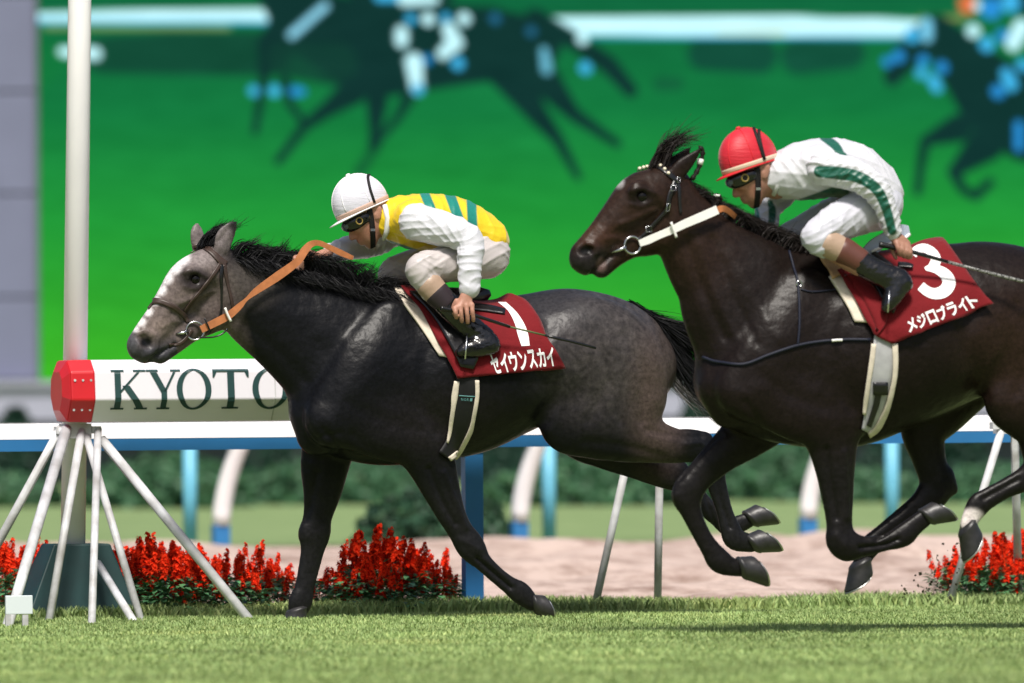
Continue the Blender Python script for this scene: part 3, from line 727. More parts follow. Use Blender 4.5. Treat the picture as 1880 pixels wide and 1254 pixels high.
# ------------------------------------------------------------------ implicit surfaces -> one continuous skin
class Field:
    def __init__(s, lo, hi, h):
        s.h = h; s.lo = np.asarray(lo, dtype=np.float64)
        s.n = np.ceil((np.asarray(hi) - s.lo) / h).astype(int) + 1
        s.D = np.full(tuple(s.n), 1.0, dtype=np.float32)
        s.ax = [(s.lo[i] + h * np.arange(s.n[i])).astype(np.float32) for i in range(3)]
    def rng(s, lo, hi):
        a = np.maximum(0, np.floor((np.asarray(lo) - s.lo) / s.h).astype(int)); b = np.minimum(s.n, np.ceil((np.asarray(hi) - s.lo) / s.h).astype(int) + 1)
        return a, b
    def blend(s, a, b, T, k, op):
        sl = tuple(slice(a[i], b[i]) for i in range(3)); D = s.D[sl]
        if op == 'add':
            hh = np.maximum(k - np.abs(D - T), 0) / max(k, 1e-6); s.D[sl] = np.minimum(D, T) - hh * hh * k * 0.25
        elif op == 'sub':
            T = -T; hh = np.maximum(k - np.abs(D - T), 0) / max(k, 1e-6); s.D[sl] = np.maximum(D, T) + hh * hh * k * 0.25
    def chain(s, st, k=0.03, lat=(0, 1, 0), sub=4, op='add'):
        """st rows: x, y, z, in-plane radius, lateral radius"""
        st = np.asarray(st, dtype=float)
        if len(st) == 1: st = np.vstack([st, st + np.array([1e-4, 0, 0, 0, 0])]); sub = 1
        P = catmull(st, sub); P[:, 3:] = np.maximum(P[:, 3:], 0.001)
        lat = np.asarray(lat, dtype=float); lat = (lat / np.linalg.norm(lat)).astype(np.float32)
        rm = P[:, 3:].max(1)
        pad = k + 3 * s.h
        a, b = s.rng((P[:, :3] - rm[:, None]).min(0) - pad, (P[:, :3] + rm[:, None]).max(0) + pad)
        if np.any(b <= a): return s
        T = np.full(tuple(b - a), 1.0, dtype=np.float32)
        for i in range(len(P) - 1):
            p, q = P[i], P[i + 1]; r = max(p[3], p[4], q[3], q[4])
            aa, bb = s.rng(np.minimum(p[:3], q[:3]) - r - pad, np.maximum(p[:3], q[:3]) + r + pad)
            aa = np.maximum(aa, a); bb = np.minimum(bb, b)
            if np.any(bb <= aa): continue
            X = s.ax[0][aa[0]:bb[0], None, None] - np.float32(p[0]); Y = s.ax[1][None, aa[1]:bb[1], None] - np.float32(p[1]); Z = s.ax[2][None, None, aa[2]:bb[2]] - np.float32(p[2])
            d = (q[:3] - p[:3]).astype(np.float32); L2 = float(d @ d) + 1e-9
            t = np.clip((X * d[0] + Y * d[1] + Z * d[2]) / np.float32(L2), 0, 1)
            x = X - t * d[0]; y = Y - t * d[1]; z = Z - t * d[2]
            u = x * lat[0] + y * lat[1] + z * lat[2]
            v2 = np.maximum(x * x + y * y + z * z - u * u, 0)
            ri = np.float32(p[3]) + t * np.float32(q[3] - p[3]); rl = np.float32(p[4]) + t * np.float32(q[4] - p[4])
            u2 = u * u; ri2 = ri * ri; rl2 = rl * rl
            k0 = np.sqrt(v2 / ri2 + u2 / rl2); k1 = np.sqrt(v2 / (ri2 * ri2) + u2 / (rl2 * rl2)) + np.float32(1e-6)
            dd = k0 * (k0 - 1) / k1
            dd = np.maximum(dd, -np.minimum(ri, rl))
            sl = tuple(slice(aa[j] - a[j], bb[j] - a[j]) for j in range(3))
            T[sl] = np.minimum(T[sl], dd)
        s.blend(a, b, T, k, op)
        return s
    def ball(s, c, r, k=0.02, lat=(0, 1, 0), op='add'):
        return s.chain([(c[0], c[1], c[2], r[0], r[1])], k, lat, 1, op)
    def cut(s, p, nrm, k=0.004):
        """remove everything on the side nrm points to"""
        nrm = np.asarray(nrm, dtype=float); nrm /= np.linalg.norm(nrm)
        T = ((s.ax[0][:, None, None] - p[0]) * nrm[0] + (s.ax[1][None, :, None] - p[1]) * nrm[1] + (s.ax[2][None, None, :] - p[2]) * nrm[2]).astype(np.float32)
        s.D = np.maximum(s.D, T); return s
    def mesh(s, smooth=1):
        D = s.D; ins = D < 0
        n = np.array(D.shape)
        c = np.zeros(tuple(n - 1), dtype=np.uint8)
        for i in (0, 1):
            for j in (0, 1):
                for k in (0, 1): c += ins[i:n[0] - 1 + i, j:n[1] - 1 + j, k:n[2] - 1 + k]
        act = np.argwhere((c > 0) & (c < 8))
        vid = np.full(c.shape, -1, dtype=np.int32); vid[act[:, 0], act[:, 1], act[:, 2]] = np.arange(len(act))
        off = np.array([(i, j, k) for i in (0, 1) for j in (0, 1) for k in (0, 1)])
        vals = np.stack([D[act[:, 0] + o[0], act[:, 1] + o[1], act[:, 2] + o[2]] for o in off], 1)
        acc = np.zeros((len(act), 3)); cnt = np.zeros(len(act))
        for a in range(8):
            for b in range(a + 1, 8):
                if np.abs(off[a] - off[b]).sum() != 1: continue
                va, vb = vals[:, a], vals[:, b]; x = (va < 0) != (vb < 0)
                t = np.where(x, va / np.where(x, va - vb, 1), 0)
                acc += np.where(x[:, None], off[a] + t[:, None] * (off[b] - off[a]), 0); cnt += x
        V = s.lo + (act + acc / cnt[:, None]) * s.h
        F = []
        for ax in range(3):
            e0 = [slice(1, -1)] * 3; e1 = [slice(1, -1)] * 3
            e0[ax] = slice(0, -1); e1[ax] = slice(1, None)
            A = ins[tuple(e0)]; B = ins[tuple(e1)]
            o1, o2 = (ax + 1) % 3, (ax + 2) % 3
            for flag, flip in ((A & ~B, False), (~A & B, True)):
                e = np.argwhere(flag)
                if not len(e): continue
                base = e.copy()
                for o in (o1, o2): base[:, o] += 1
                qs = []
                for d1, d2 in ((-1, -1), (0, -1), (0, 0), (-1, 0)):
                    q = base.copy(); q[:, o1] += d1; q[:, o2] += d2; qs.append(vid[q[:, 0], q[:, 1], q[:, 2]])
                q = np.stack(qs, 1); F.append(q[:, ::-1] if flip else q)
        F = np.concatenate(F); F = F[(F >= 0).all(1)]
        for _ in range(smooth):
            S = np.zeros_like(V); C = np.zeros(len(V))
            for i in range(4):
                for j in ((i + 1) % 4, (i + 3) % 4):
                    S += np.stack([np.bincount(F[:, i], V[F[:, j], q], len(V)) for q in range(3)], 1); C += np.bincount(F[:, i], minlength=len(V))
            V = V * 0.5 + 0.5 * S / np.maximum(C, 1)[:, None]
        return V, F

def bvh_of(V, F): return BVHTree.FromPolygons([tuple(v) for v in V], [tuple(int(i) for i in f) for f in F])
def ray_px(bvh, px, py):
    o, d = cam_ray(px, py); d = d.normalized()
    h = bvh.ray_cast(o, d)
    return (h[0], h[1]) if h[0] is not None else None
def project(V):
    """world points -> photo pixels"""
    R = np.array(CAMROT)
    q = (np.asarray(V) - np.array(CAMLOC)) @ R
    return W / 2 + FPX * q[:, 0] / -q[:, 2], H / 2 - FPX * q[:, 1] / -q[:, 2]
def blob(PXv, PYv, x, y, rx, ry=None, soft=0.5):
    """1 inside an ellipse, falling to 0"""
    ry = ry or rx
    d = np.hypot((PXv - x) / rx, (PYv - y) / ry)
    t = np.clip((1 + soft - d) / (2 * soft), 0, 1); return t * t * (3 - 2 * t)
def mixc(C, a, colr): return C * (1 - a[:, None]) + np.array(colr) * a[:, None]

# ------------------------------------------------------------------ horses
def hoof(fr, name, cor, w, r, length, mat_, parent):
    """hoof wall; w = direction (radians, picture sense, y down) of the front wall; the sole faces 50 degrees back from it"""
    n = 24
    dv = lambda a: np.array((cos(a), 0, -sin(a)))
    d = dv(w - radians(48)); f = dv(w + radians(42)); b = np.array((0, 1.0, 0))
    V = []; F = []
    #        t,   in-plane, lateral
    prof = [(-0.18, .72, .70), (-.04, .98, .95), (.03, 1.03, 1.0), (.10, 1.0, .97), (.5, 1.10, 1.06), (.93, 1.22, 1.16), (1.0, 1.20, 1.14), (1.0, .90, .84), (.90, .66, .58), (.82, .2, .2)]
    for t, ri, rl in prof:
        for k in range(n):
            a = 2 * pi * k / n; ca, sa = cos(a), sin(a)
            back = max(0.0, -ca)
            V.append(np.array(cor) + d * ((t - .10) * length * (1 - .22 * back)) + f * (r * ri * ca * (1 - .10 * back) + t * length * .62 * (1 - .35 * back)) + b * (r * rl * .9 * sa))
    m = len(prof)
    for i in range(m - 1):
        for k in range(n): F.append([i * n + k, i * n + (k + 1) % n, (i + 1) * n + (k + 1) % n, (i + 1) * n + k])
    F.append([k for k in range(n)][::-1]); F.append([(m - 1) * n + k for k in range(n)])
    o = mesh(name, fr.world(np.array(V)), F, mat_, parent)
    # thin racing plate under the wall
    V = []; F = []; arcs = [2.35 * (2 * i / 20 - 1) for i in range(21)]
    for a in arcs:
        for t, k in ((1.0, 1.19), (1.08, 1.17), (1.08, .92), (1.0, .92)):
            back = max(0.0, -cos(a))
            V.append(np.array(cor) + d * ((t - .10) * length * (1 - .22 * back) + .001) + f * (r * k * cos(a) * (1 - .10 * back) + t * length * .62 * (1 - .35 * back)) + b * (r * k * .86 * sin(a)))
    for i in range(20):
        for k in range(4): F.append([i * 4 + k, i * 4 + (k + 1) % 4, i * 4 + 4 + (k + 1) % 4, i * 4 + 4 + k])
    F += [[0, 1, 2, 3], [83, 82, 81, 80]]
    mesh('horseshoe', fr.world(np.array(V)), F, M['shoe'], o)
    return o
def vnormals(V, F):
    n = np.cross(V[F[:, 2]] - V[F[:, 0]], V[F[:, 3]] - V[F[:, 1]]); out = np.zeros_like(V)
    for i in range(4):
        for q in range(3): out[:, q] += np.bincount(F[:, i], n[:, q], len(V))
    return out / (np.linalg.norm(out, axis=1)[:, None] + 1e-12)
def relief(fr, V, F, lines):
    """raise or sink soft lines drawn on the side view: (points px, width px, millimetres); both sides alike unless marked 'n'"""
    N = vnormals(V, F); out = np.zeros(len(V))
    Vm = V.copy(); Vm[:, 1] = -np.abs(Vm[:, 1])
    ax, ay = project(fr.world(Vm)); bx, by = project(fr.world(V))
    side = np.clip(np.abs(N[:, 1]) * 2.0, 0, 1)
    for ln in lines:
        pts, w, mm = ln[:3]; near = len(ln) > 3
        X, Y = (bx, by) if near else (ax, ay)
        P = catmull(pts, 5) if len(pts) > 1 else np.array([pts[0], pts[0]])
        d = np.full(len(V), 1e9)
        for (x0, y0), (x1, y1) in zip(P, P[1:]):
            dx, dy = x1 - x0, y1 - y0; L = dx * dx + dy * dy + 1e-6
            t = np.clip(((X - x0) * dx + (Y - y0) * dy) / L, 0, 1); d = np.minimum(d, np.hypot(X - x0 - t * dx, Y - y0 - t * dy))
        e = np.exp(-(d / w) ** 2) * mm * .0013 * side
        if near: e = e * (N[:, 1] < 0) * (V[:, 1] < ln[3] if ln[3] is not True else 1)
        out += e
    return V + N * out[:, None]
def strands(fr, name, tufts, mat_, parent, width=0.004):
    """tapered hair ribbons; tufts = list of (list of local points, count, root spread, tip spread, r)"""
    V = []; F = []
    g = np.random.default_rng(len(tufts) * 7 + 3)
    for pts, cnt, rs, ts in tufts:
        base = catmull(np.asarray(pts, dtype=float), 4); m = len(base)
        for c in range(cnt):
            o0 = g.normal(size=3) * np.array(rs); o1 = g.normal(size=3) * np.array(ts); ln = g.uniform(0.6, 1.08)
            wav = g.normal(size=3) * 0.012; ph = g.uniform(0, 6.28)
            q = []
            for i in range(m):
                t = i / (m - 1); x = t * ln * (m - 1); j = min(int(x), m - 2); w = x - j
                q.append(base[j] * (1 - w) + base[j + 1] * w + o0 * (1 - t) + o1 * t * t + wav * sin(ph + 4 * t) * t)
            q = np.array(q); k0 = len(V)
            sd = g.normal(size=3); sd /= np.linalg.norm(sd)
            for i in range(m):
                t = i / (m - 1); tg = q[min(i + 1, m - 1)] - q[max(i - 1, 0)]; s_ = np.cross(tg, sd); s_ /= (np.linalg.norm(s_) + 1e-9)
                w = width * g.uniform(0.8, 1.2) * (1 - 0.85 * t)
                V += [q[i] - s_ * w, q[i] + s_ * w]
            for i in range(m - 1): F.append([k0 + 2 * i, k0 + 2 * i + 1, k0 + 2 * i + 3, k0 + 2 * i + 2])
    return mesh(name, fr.world(np.array(V)), None, mat_, parent, faces_np=np.array(F))

def st_(fr, rows, S):
    """(px, py, radius px, lateral radius m, l) -> field stations"""
    out = []
    for px, py, r, rl, l in rows:
        p = fr.hit(px, py, l); out.append((p[0], p[1], p[2], r / S, rl))
    return out
def build_field(fr, spec, S, h, lo_px, hi_px, half):
    a = fr.hit(*lo_px); b = fr.hit(*hi_px)
    F = Field((min(a[0], b[0]), -half, min(a[2], b[2])), (max(a[0], b[0]), half, max(a[2], b[2])), h)
    for op, k, lat, sub, rows in spec: F.chain(st_(fr, rows, S), k, lat, sub, op)
    return F
def yawlat(deg): return (-sin(radians(deg)), cos(radians(deg)), 0)
L0 = (0, 1, 0)

# ---- grey-faced black horse (leading)
O1 = at_ground(760, 1136); FR1 = Frame((O1.x, O1.y, 0.0)); S1 = FPX / O1.y
HY = yawlat(14)
def hl(x, base=400.0, k=0.00062): return max(0.0, (base - x)) * k      # the head turns a little towards the camera
spec1 = [
 # barrel
 ('add', .05, L0, 7, [(588, 754, 58, .155, 0), (640, 735, 104, .20, 0), (700, 712, 142, .225, 0), (780, 702, 146, .25, 0), (850, 697, 139, .285, 0), (920, 683, 122, .30, 0), (985, 664, 114, .29, 0), (1050, 650, 114, .27, 0), (1115, 655, 105, .245, 0), (1162, 672, 82, .19, 0)]),
 # withers and loin ridge
 ('add', .06, L0, 7, [(690, 580, 50, .07, 0), (745, 580, 48, .07, 0), (820, 600, 45, .09, 0)]),
 ('add', .06, L0, 7, [(960, 590, 48, .10, 0), (1040, 580, 46, .13, 0), (1120, 602, 50, .12, 0), (1165, 618, 42, .08, 0)]),
 # neck
 ('add', .06, L0, 7, [(425, 525, 60, .082, 0), (478, 562, 79, .088, 0), (537, 600, 92, .105, 0), (600, 637, 113, .135, 0), (658, 684, 132, .17, 0)]),
 # croup and buttocks
 ('add', .05, L0, 7, [(1075, 640, 92, .12, .13), (1125, 680, 96, .12, .135), (1150, 725, 78, .105, .135)]),
 ('add', .05, L0, 7, [(1075, 640, 92, .12, -.13), (1125, 680, 96, .12, -.135), (1140, 725, 78, .105, -.135)]),
 # shoulder blades and point of shoulder
 ('add', .05, L0, 7, [(720, 600, 48, .05, .12), (670, 690, 62, .07, .165), (610, 770, 52, .07, .15)]),
 ('add', .05, L0, 7, [(720, 600, 48, .05, -.12), (670, 690, 62, .07, -.165), (600, 770, 52, .07, -.15)]),
 ('add', .05, L0, 7, [(640, 765, 56, .06, .155), (720, 790, 58, .065, .17), (780, 810, 46, .06, .155)]),
 ('add', .04, L0, 5, [(580, 762, 46, .08, .05), (584, 795, 42, .07, .05)]),
 # near fore (trailing, hoof just leaving)
 ('add', .035, L0, 4, [(770, 800, 58, .075, .15), (792, 850, 46, .062, .15), (808, 893, 37, .05, .145), (827, 940, 28, .042, .14), (845, 974, 24, .038, .13), (864, 1003, 27, .041, .13), (885, 1030, 18, .030, .13), (912, 1056, 16, .025, .13), (936, 1075, 17, .027, .13), (956, 1089, 21, .032, .13), (976, 1107, 15, .026, .13)]),
 # far fore (upright)
 ('add', .035, L0, 4, [(612, 775, 56, .08, -.13), (597, 850, 47, .066, -.13), (592, 900, 37, .052, -.13), (583, 948, 28, .042, -.13), (578, 978, 30, .043, -.13), (574, 1008, 23, .033, -.13), (566, 1048, 20, .027, -.13), (558, 1082, 19, .027, -.13), (552, 1104, 23, .032, -.13), (546, 1122, 18, .027, -.13)]),
 # near hind
 ('add', .045, L0, 7, [(1100, 650, 92, .11, .135), (1085, 740, 92, .10, .15), (1130, 785, 62, .085, .15), (1185, 806, 44, .068, .14), (1235, 818, 33, .052, .135), (1278, 822, 29, .042, .13), (1303, 845, 26, .040, .13), (1316, 890, 19, .031, .13), (1330, 938, 16, .026, .13), (1341, 972, 20, .030, .13), (1350, 990, 21, .032, .13), (1378, 998, 17, .028, .13)]),
 ('add', .03, L0, 3, [(1262, 805, 15, .022, .13), (1296, 806, 13, .022, .13)]),
 ('add', .04, L0, 5, [(1052, 770, 66, .085, .16)]),
 # far hind
 ('add', .045, L0, 7, [(1085, 660, 92, .11, -.135), (1070, 765, 72, .10, -.15), (1110, 815, 46, .07, -.14), (1165, 846, 33, .055, -.14), (1212, 868, 27, .045, -.13), (1250, 880, 27, .041, -.13), (1280, 915, 20, .032, -.13), (1318, 952, 17, .028, -.13), (1340, 968, 19, .031, -.13), (1358, 962, 17, .028, -.13), (1374, 955, 15, .027, -.13)]),
 ('add', .03, L0, 3, [(1215, 858, 15, .022, -.13), (1247, 858, 13, .022, -.13)]),
 # head
 ('add', .03, HY, 6, [(402, 497, 47, .070, 0), (376, 500, 42, .092, hl(376)), (347, 518, 42, .096, hl(347)), (322, 550, 37, .074, hl(322)), (297, 585, 33, .058, hl(297)), (275, 614, 31, .056, hl(275)), (262, 630, 28, .055, hl(262))]),
 ('add', .03, HY, 5, [(402, 553, 44, .072, .0), (385, 572, 40, .066, .01), (352, 600, 27, .05, hl(352)), (320, 628, 22, .042, hl(318)), (294, 648, 20, .040, hl(294))]),
 ('add', .035, HY, 3, [(257, 639, 22, .050, hl(258)), (266, 646, 21, .047, hl(266))]),
 ('add', .02, HY, 2, [(352, 502, 17, .02, hl(352) + .088)]), ('add', .02, HY, 2, [(330, 504, 18, .022, hl(352) - .098)]),   # brow ridges
 ('sub', .010, HY, 3, [(263, 622, 9, .018, hl(262) + .052), (271, 631, 11, .020, hl(262) + .055)]),                           # nostril
 ('sub', .010, HY, 2, [(357, 513, 11, .015, hl(357) + .099)]),
]
EAR1 = [
 ('add', .012, HY, 4, [(408, 455, 17, .020, .050), (412, 437, 19, .017, .052), (423, 420, 13, .012, .056), (432, 407, 3, .004, .058)]),
 ('add', .012, HY, 4, [(364, 452, 13, .020, -.060), (362, 434, 15, .017, -.062), (361, 420, 10, .012, -.064), (362, 410, 2.5, .004, -.066)]),
]
spec1 += EAR1
F1 = build_field(FR1, spec1, S1, 0.008, (205, 395), (1450, 1150), 0.44)
# hollow of the ears, on the side the horse opens them to
F1.chain(st_(FR1, [(402, 443, 5, .012, .075), (412, 430, 6, .010, .074), (424, 416, 3, .007, .070)], S1), .008, HY, 3, 'sub')
V, Fq = F1.mesh(3)
REL1 = [
 ([(700, 575), (650, 650), (605, 735)], 26, -5), ([(560, 600), (600, 660), (600, 730)], 20, -3), ([(500, 560), (570, 600), (640, 620)], 22, 3),
 ([(440, 590), (505, 640), (560, 700)], 12, -5), ([(785, 640), (775, 720), (800, 790)], 16, -7), ([(690, 640), (640, 720), (600, 780)], 34, 3),
 ([(640, 740), (700, 770), (770, 790)], 14, -4), ([(595, 790), (612, 810), (618, 830)], 7, -7), ([(580, 805), (600, 800), (625, 795)], 6, -4),
 ([(860, 640), (850, 720), (870, 790)], 10, -1.6), ([(895, 635), (888, 715), (905, 780)], 10, -1.6), ([(930, 630), (925, 705), (940, 765)], 10, -1.6),
 ([(1005, 600), (985, 660), (1010, 720), (1000, 770)], 18, -9), ([(1050, 690), (1030, 740), (1010, 790)], 12, 4),
 ([(1090, 610), (1115, 690), (1085, 770)], 14, -5), ([(1150, 615), (1180, 690), (1178, 770)], 12, -6), ([(1120, 700), (1130, 740), (1140, 775)], 7, -3),
 ([(1075, 812), (1140, 818), (1215, 838)], 10, -5), ([(1190, 790), (1240, 800), (1285, 803)], 7, -4),
 ([(788, 862), (812, 920), (836, 962)], 6, -8), ([(816, 868), (838, 925), (856, 970)], 5, 5), ([(848, 992), (864, 1000), (878, 1010)], 7, 4), ([(877, 1026), (910, 1055), (938, 1079)], 4, -9), ([(892, 1028), (918, 1050), (945, 1072)], 4, 4), ([(1312, 870), (1328, 930), (1340, 968)], 4, -8), ([(1300, 850), (1318, 890), (1330, 930)], 3, 4), ([(1262, 815), (1285, 812), (1300, 825)], 6, 4), ([(600, 870), (592, 920), (584, 955)], 6, -7), ([(575, 1000), (566, 1050), (558, 1085)], 4, -7), ([(575, 972), (580, 985)], 10, 4), ([(650, 800), (690, 830), (740, 842)], 10, -4), ([(545, 740), (560, 780), (580, 810)], 10, -5),
 ([(395, 505), (420, 560), (405, 600)], 9, 4), ([(330, 556), (360, 545), (392, 533)], 5, 3.5), ([(318, 575), (345, 572), (372, 585)], 8, -3), ([(300, 600), (320, 590), (345, 598)], 4, 1.6),
 ([(335, 500), (357, 497), (378, 507)], 4, 3.5), ([(340, 526), (357, 530), (375, 522)], 4, 2.5), ([(252, 612), (270, 608), (286, 618), (286, 638)], 5, 4), ([(266, 674), (284, 657), (304, 643), (322, 632)], 3.5, -7), ([(262, 655), (280, 646), (300, 634)], 5, 2), ([(300, 560), (283, 590), (270, 610)], 7, -2)]
REL1 = [(p_, w_, mm_ * (1.6 if p_[0][0] < 425 else 1.15)) for p_, w_, mm_ in REL1]
V = relief(FR1, V, Fq, REL1)
V1 = FR1.world(V)
pxv, pyv = project(V1)
loc1 = V
BLK = (0.0045, 0.0047, 0.006)
C = np.tile(np.array(BLK), (len(V1), 1))
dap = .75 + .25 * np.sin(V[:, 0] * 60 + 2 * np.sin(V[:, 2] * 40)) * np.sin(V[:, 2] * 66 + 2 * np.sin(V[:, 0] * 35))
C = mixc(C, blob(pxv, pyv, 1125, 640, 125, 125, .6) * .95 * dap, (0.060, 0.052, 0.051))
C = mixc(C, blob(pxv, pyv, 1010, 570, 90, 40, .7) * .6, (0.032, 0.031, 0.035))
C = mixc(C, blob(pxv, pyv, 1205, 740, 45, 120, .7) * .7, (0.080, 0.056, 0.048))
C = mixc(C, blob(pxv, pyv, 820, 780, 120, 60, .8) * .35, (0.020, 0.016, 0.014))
# grey head
head = np.clip((440 - pxv + 0.25 * (pyv - 520)) / 46, 0, 1) * (pxv < 470) * (pyv < 700)
C = mixc(C, head * .95, (0.125, 0.098, 0.090))
C = mixc(C, blob(pxv, pyv, 450, 520, 55, 38, .7) * .55, (0.10, 0.085, 0.075))
C = mixc(C, blob(pxv, pyv, 390, 560, 40, 45, .6) * .45, (0.07, 0.056, 0.05))
C = mixc(C, blob(pxv, pyv, 340, 600, 50, 26, .7) * .5, (0.06, 0.05, 0.048))
C = mixc(C, blob(pxv, pyv, 358, 513, 31, 21, .45), (0.025, 0.02, 0.02))
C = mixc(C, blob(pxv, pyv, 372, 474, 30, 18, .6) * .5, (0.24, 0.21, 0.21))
# white blaze down the front of the face
for x, y, r in ((333, 472, 15), (319, 489, 14), (305, 510, 12), (294, 531, 11), (283, 551, 10), (271, 571, 9), (258, 590, 9), (248, 603, 7)):
    C = mixc(C, blob(pxv, pyv, x, y, r, r, .5) * .85, (0.72, 0.69, 0.70))
C = mixc(C, blob(pxv, pyv, 300, 600, 26, 16, .7) * .5, (0.22, 0.17, 0.145))
C = mixc(C, np.clip((pyv - 622 + 0.15 * (pxv - 240)) / 26, 0, 1) * (pxv < 325) * .92, (0.035, 0.036, 0.043))
C = mixc(C, blob(pxv, pyv, 240, 628, 14, 18, .6) * .8, (0.07, 0.072, 0.085))
C = mixc(C, blob(pxv, pyv, 268, 628, 11, 9, .4), (0.006, 0.006, 0.007))
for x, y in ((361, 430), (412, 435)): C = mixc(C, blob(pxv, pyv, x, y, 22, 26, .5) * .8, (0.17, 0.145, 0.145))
C = mixc(C, blob(pxv, pyv, 430, 412, 8, 18, .6) * .9, (0.02, 0.018, 0.018))
C = mixc(C, np.clip((pyv - 870) / 60, 0, 1), (0.010, 0.0098, 0.0105))
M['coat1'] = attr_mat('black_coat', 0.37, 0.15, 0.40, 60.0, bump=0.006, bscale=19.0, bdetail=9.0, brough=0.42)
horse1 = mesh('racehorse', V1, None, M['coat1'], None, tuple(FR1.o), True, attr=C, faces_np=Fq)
tag(horse1, 'galloping black horse with grey face and white blaze wearing number 1', 'horse')
BVH1 = bvh_of(V1, Fq)
M['hoof'] = mat('hoof_horn', (0.022, 0.021, 0.022), 0.42, 0.5, var=0.3, scale=30, bump=0.001)
M['shoe'] = mat('shoe_steel', (0.5, 0.5, 0.5), 0.35, 0.5, metal=1.0)
M['hair'] = mat('black_hair', (0.007, 0.007, 0.008), 0.55, 0.18, var=0.4, scale=40)
M['eye'] = mat('horse_eye', (0.004, 0.003, 0.003), 0.12, 0.3)
def hoof_px(fr, S, cx, cy, w, r, length, l, par, m_=None):
    return hoof(fr, 'hoof', fr.hit(cx, cy, l), radians(w), r / S, length / S, m_ or M['hoof'], par)
hoof_px(FR1, S1, 983, 1108, 36, 20, 28, .13, horse1)
hoof_px(FR1, S1, 546, 1121, 125, 21, 26, -.13, horse1)
hoof_px(FR1, S1, 1383, 996, 8, 23, 34, .13, horse1)
hoof_px(FR1, S1, 1379, 950, 4, 22, 33, -.13, horse1)
def eye_at(bvh, px, py, r, par, sink=0.35):
    h = ray_px(bvh, px, py); c = h[0] - h[1] * r * sink
    bm = bmesh.new(); bmesh.ops.create_uvsphere(bm, u_segments=20, v_segments=12, radius=r)
    vs = [tuple(v.co + c) for v in bm.verts]; fs = [[v.index for v in f.verts] for f in bm.faces]; bm.free()
    return mesh('eye', vs, fs, M['eye'], par)
eye_at(BVH1, 359, 513, 0.032, horse1, .52)
# mane, forelock, tail
P = lambda x, y, l=0.0: FR1.hit(x, y, l)
tf = []
g = np.random.default_rng(4)
for i in range(56):
    t = i / 55; x = 425 + 325 * t; yb = 464 + 70 * min(1, t * 1.2) - 6 * sin(t * 3.1); l = g.uniform(-.025, .03)
    big = 1.0 if t < .32 else (.95 if .70 < t < .82 else .45)
    dx = g.uniform(30, 62) * big; dy = -g.uniform(4, 30) * big
    tf.append(([P(x - 6, yb + 16, l), P(x + dx * .3, yb - 2 + dy * .4, l), P(x + dx * .75, yb + 2 + dy * .7, l), P(x + dx * 1.15, yb + 4 + dy * .9 + g.uniform(-8, 14), l)], 62, (.016, .012, .014), (.014, .018, .012)))
    if i % 2: tf.append(([P(x, yb + 8, .03), P(x + 14, yb + 12, .07), P(x + 30, yb + 27, .092), P(x + 48, yb + 36 + g.uniform(-6, 6), .098)], 46, (.014, .01, .014), (.014, .01, .012)))
for x, yb, dx, dy in ((455, 470, 46, -30), (478, 476, 44, -34), (490, 478, 40, -46), (500, 482, 30, -40), (640, 515, 44, -26), (652, 516, 40, -38), (662, 518, 34, -30)):
    tf.append(([P(x, yb + 8), P(x + dx * .4, yb + dy * .2), P(x + dx * .8, yb + dy * .65), P(x + dx, yb + dy)], 26, (.014, .012, .01), (.008, .014, .008)))
for i in range(16):
    x = 548 + 6.5 * i; yb = 492 + 1.2 * i; tf.append(([P(x, yb + 10, .0), P(x + 8, yb - 14, .03), P(x + 26, yb - 20 + g.uniform(-8, 6), .06), P(x + 48, yb + g.uniform(-10, 12), .07)], 40, (.016, .016, .012), (.016, .018, .016)))
strands(FR1, 'mane', tf, M['hair'], horse1, .0019)
tf = []
for i in range(14):
    x0 = 375 + g.uniform(-8, 14); l = g.uniform(-.03, .03)
    tf.append(([P(x0, 452, l), P(x0 + 8, 434, l), P(x0 + 30, 420 + g.uniform(-4, 4), l), P(x0 + g.uniform(38, 58), 408 + g.uniform(-3, 8), l)], 26, (.010, .014, .006), (.012, .014, .012)))
strands(FR1, 'forelock', tf, M['hair'], horse1, .003)
tf = []
for i in range(64):
    u = g.uniform(0, 1); l = g.uniform(-.05, .05)
    q = lambda a_, b_: a_ + (b_ - a_) * u
    tf.append(([P(1156, 566, l * .3), P(q(1196, 1200), q(580, 592), l * .6), P(q(1246, 1228), q(595, 655), l), P(q(1292, 1262), q(608, 716), l * 1.2), P(q(1345, 1312) + g.uniform(-18, 12), q(628, 768) + g.uniform(-12, 14), l * 1.4)], 40, (.012, .012, .012), (.028, .03, .032)))
strands(FR1, 'tail', tf, M['hair'], horse1, .0022)

M['hair_pale'] = mat('pale_tail_ends', (0.16, 0.15, 0.15), 0.6, 0.2)
tf = []
for i in range(16):
    u = g.uniform(0, 1); l = g.uniform(-.05, .05)
    tf.append(([P(1214, 640 + 40 * u, l), P(1236 + 8 * u, 690 + 26 * u, l), P(1268 + 10 * u, 722 + 24 * u, l), P(1318 + g.uniform(-24, 14), 762 + g.uniform(-16, 14), l)], 9, (.014, .012, .02), (.03, .03, .03)))
strands(FR1, 'tail_ends', tf, M['hair_pale'], horse1, .0018)
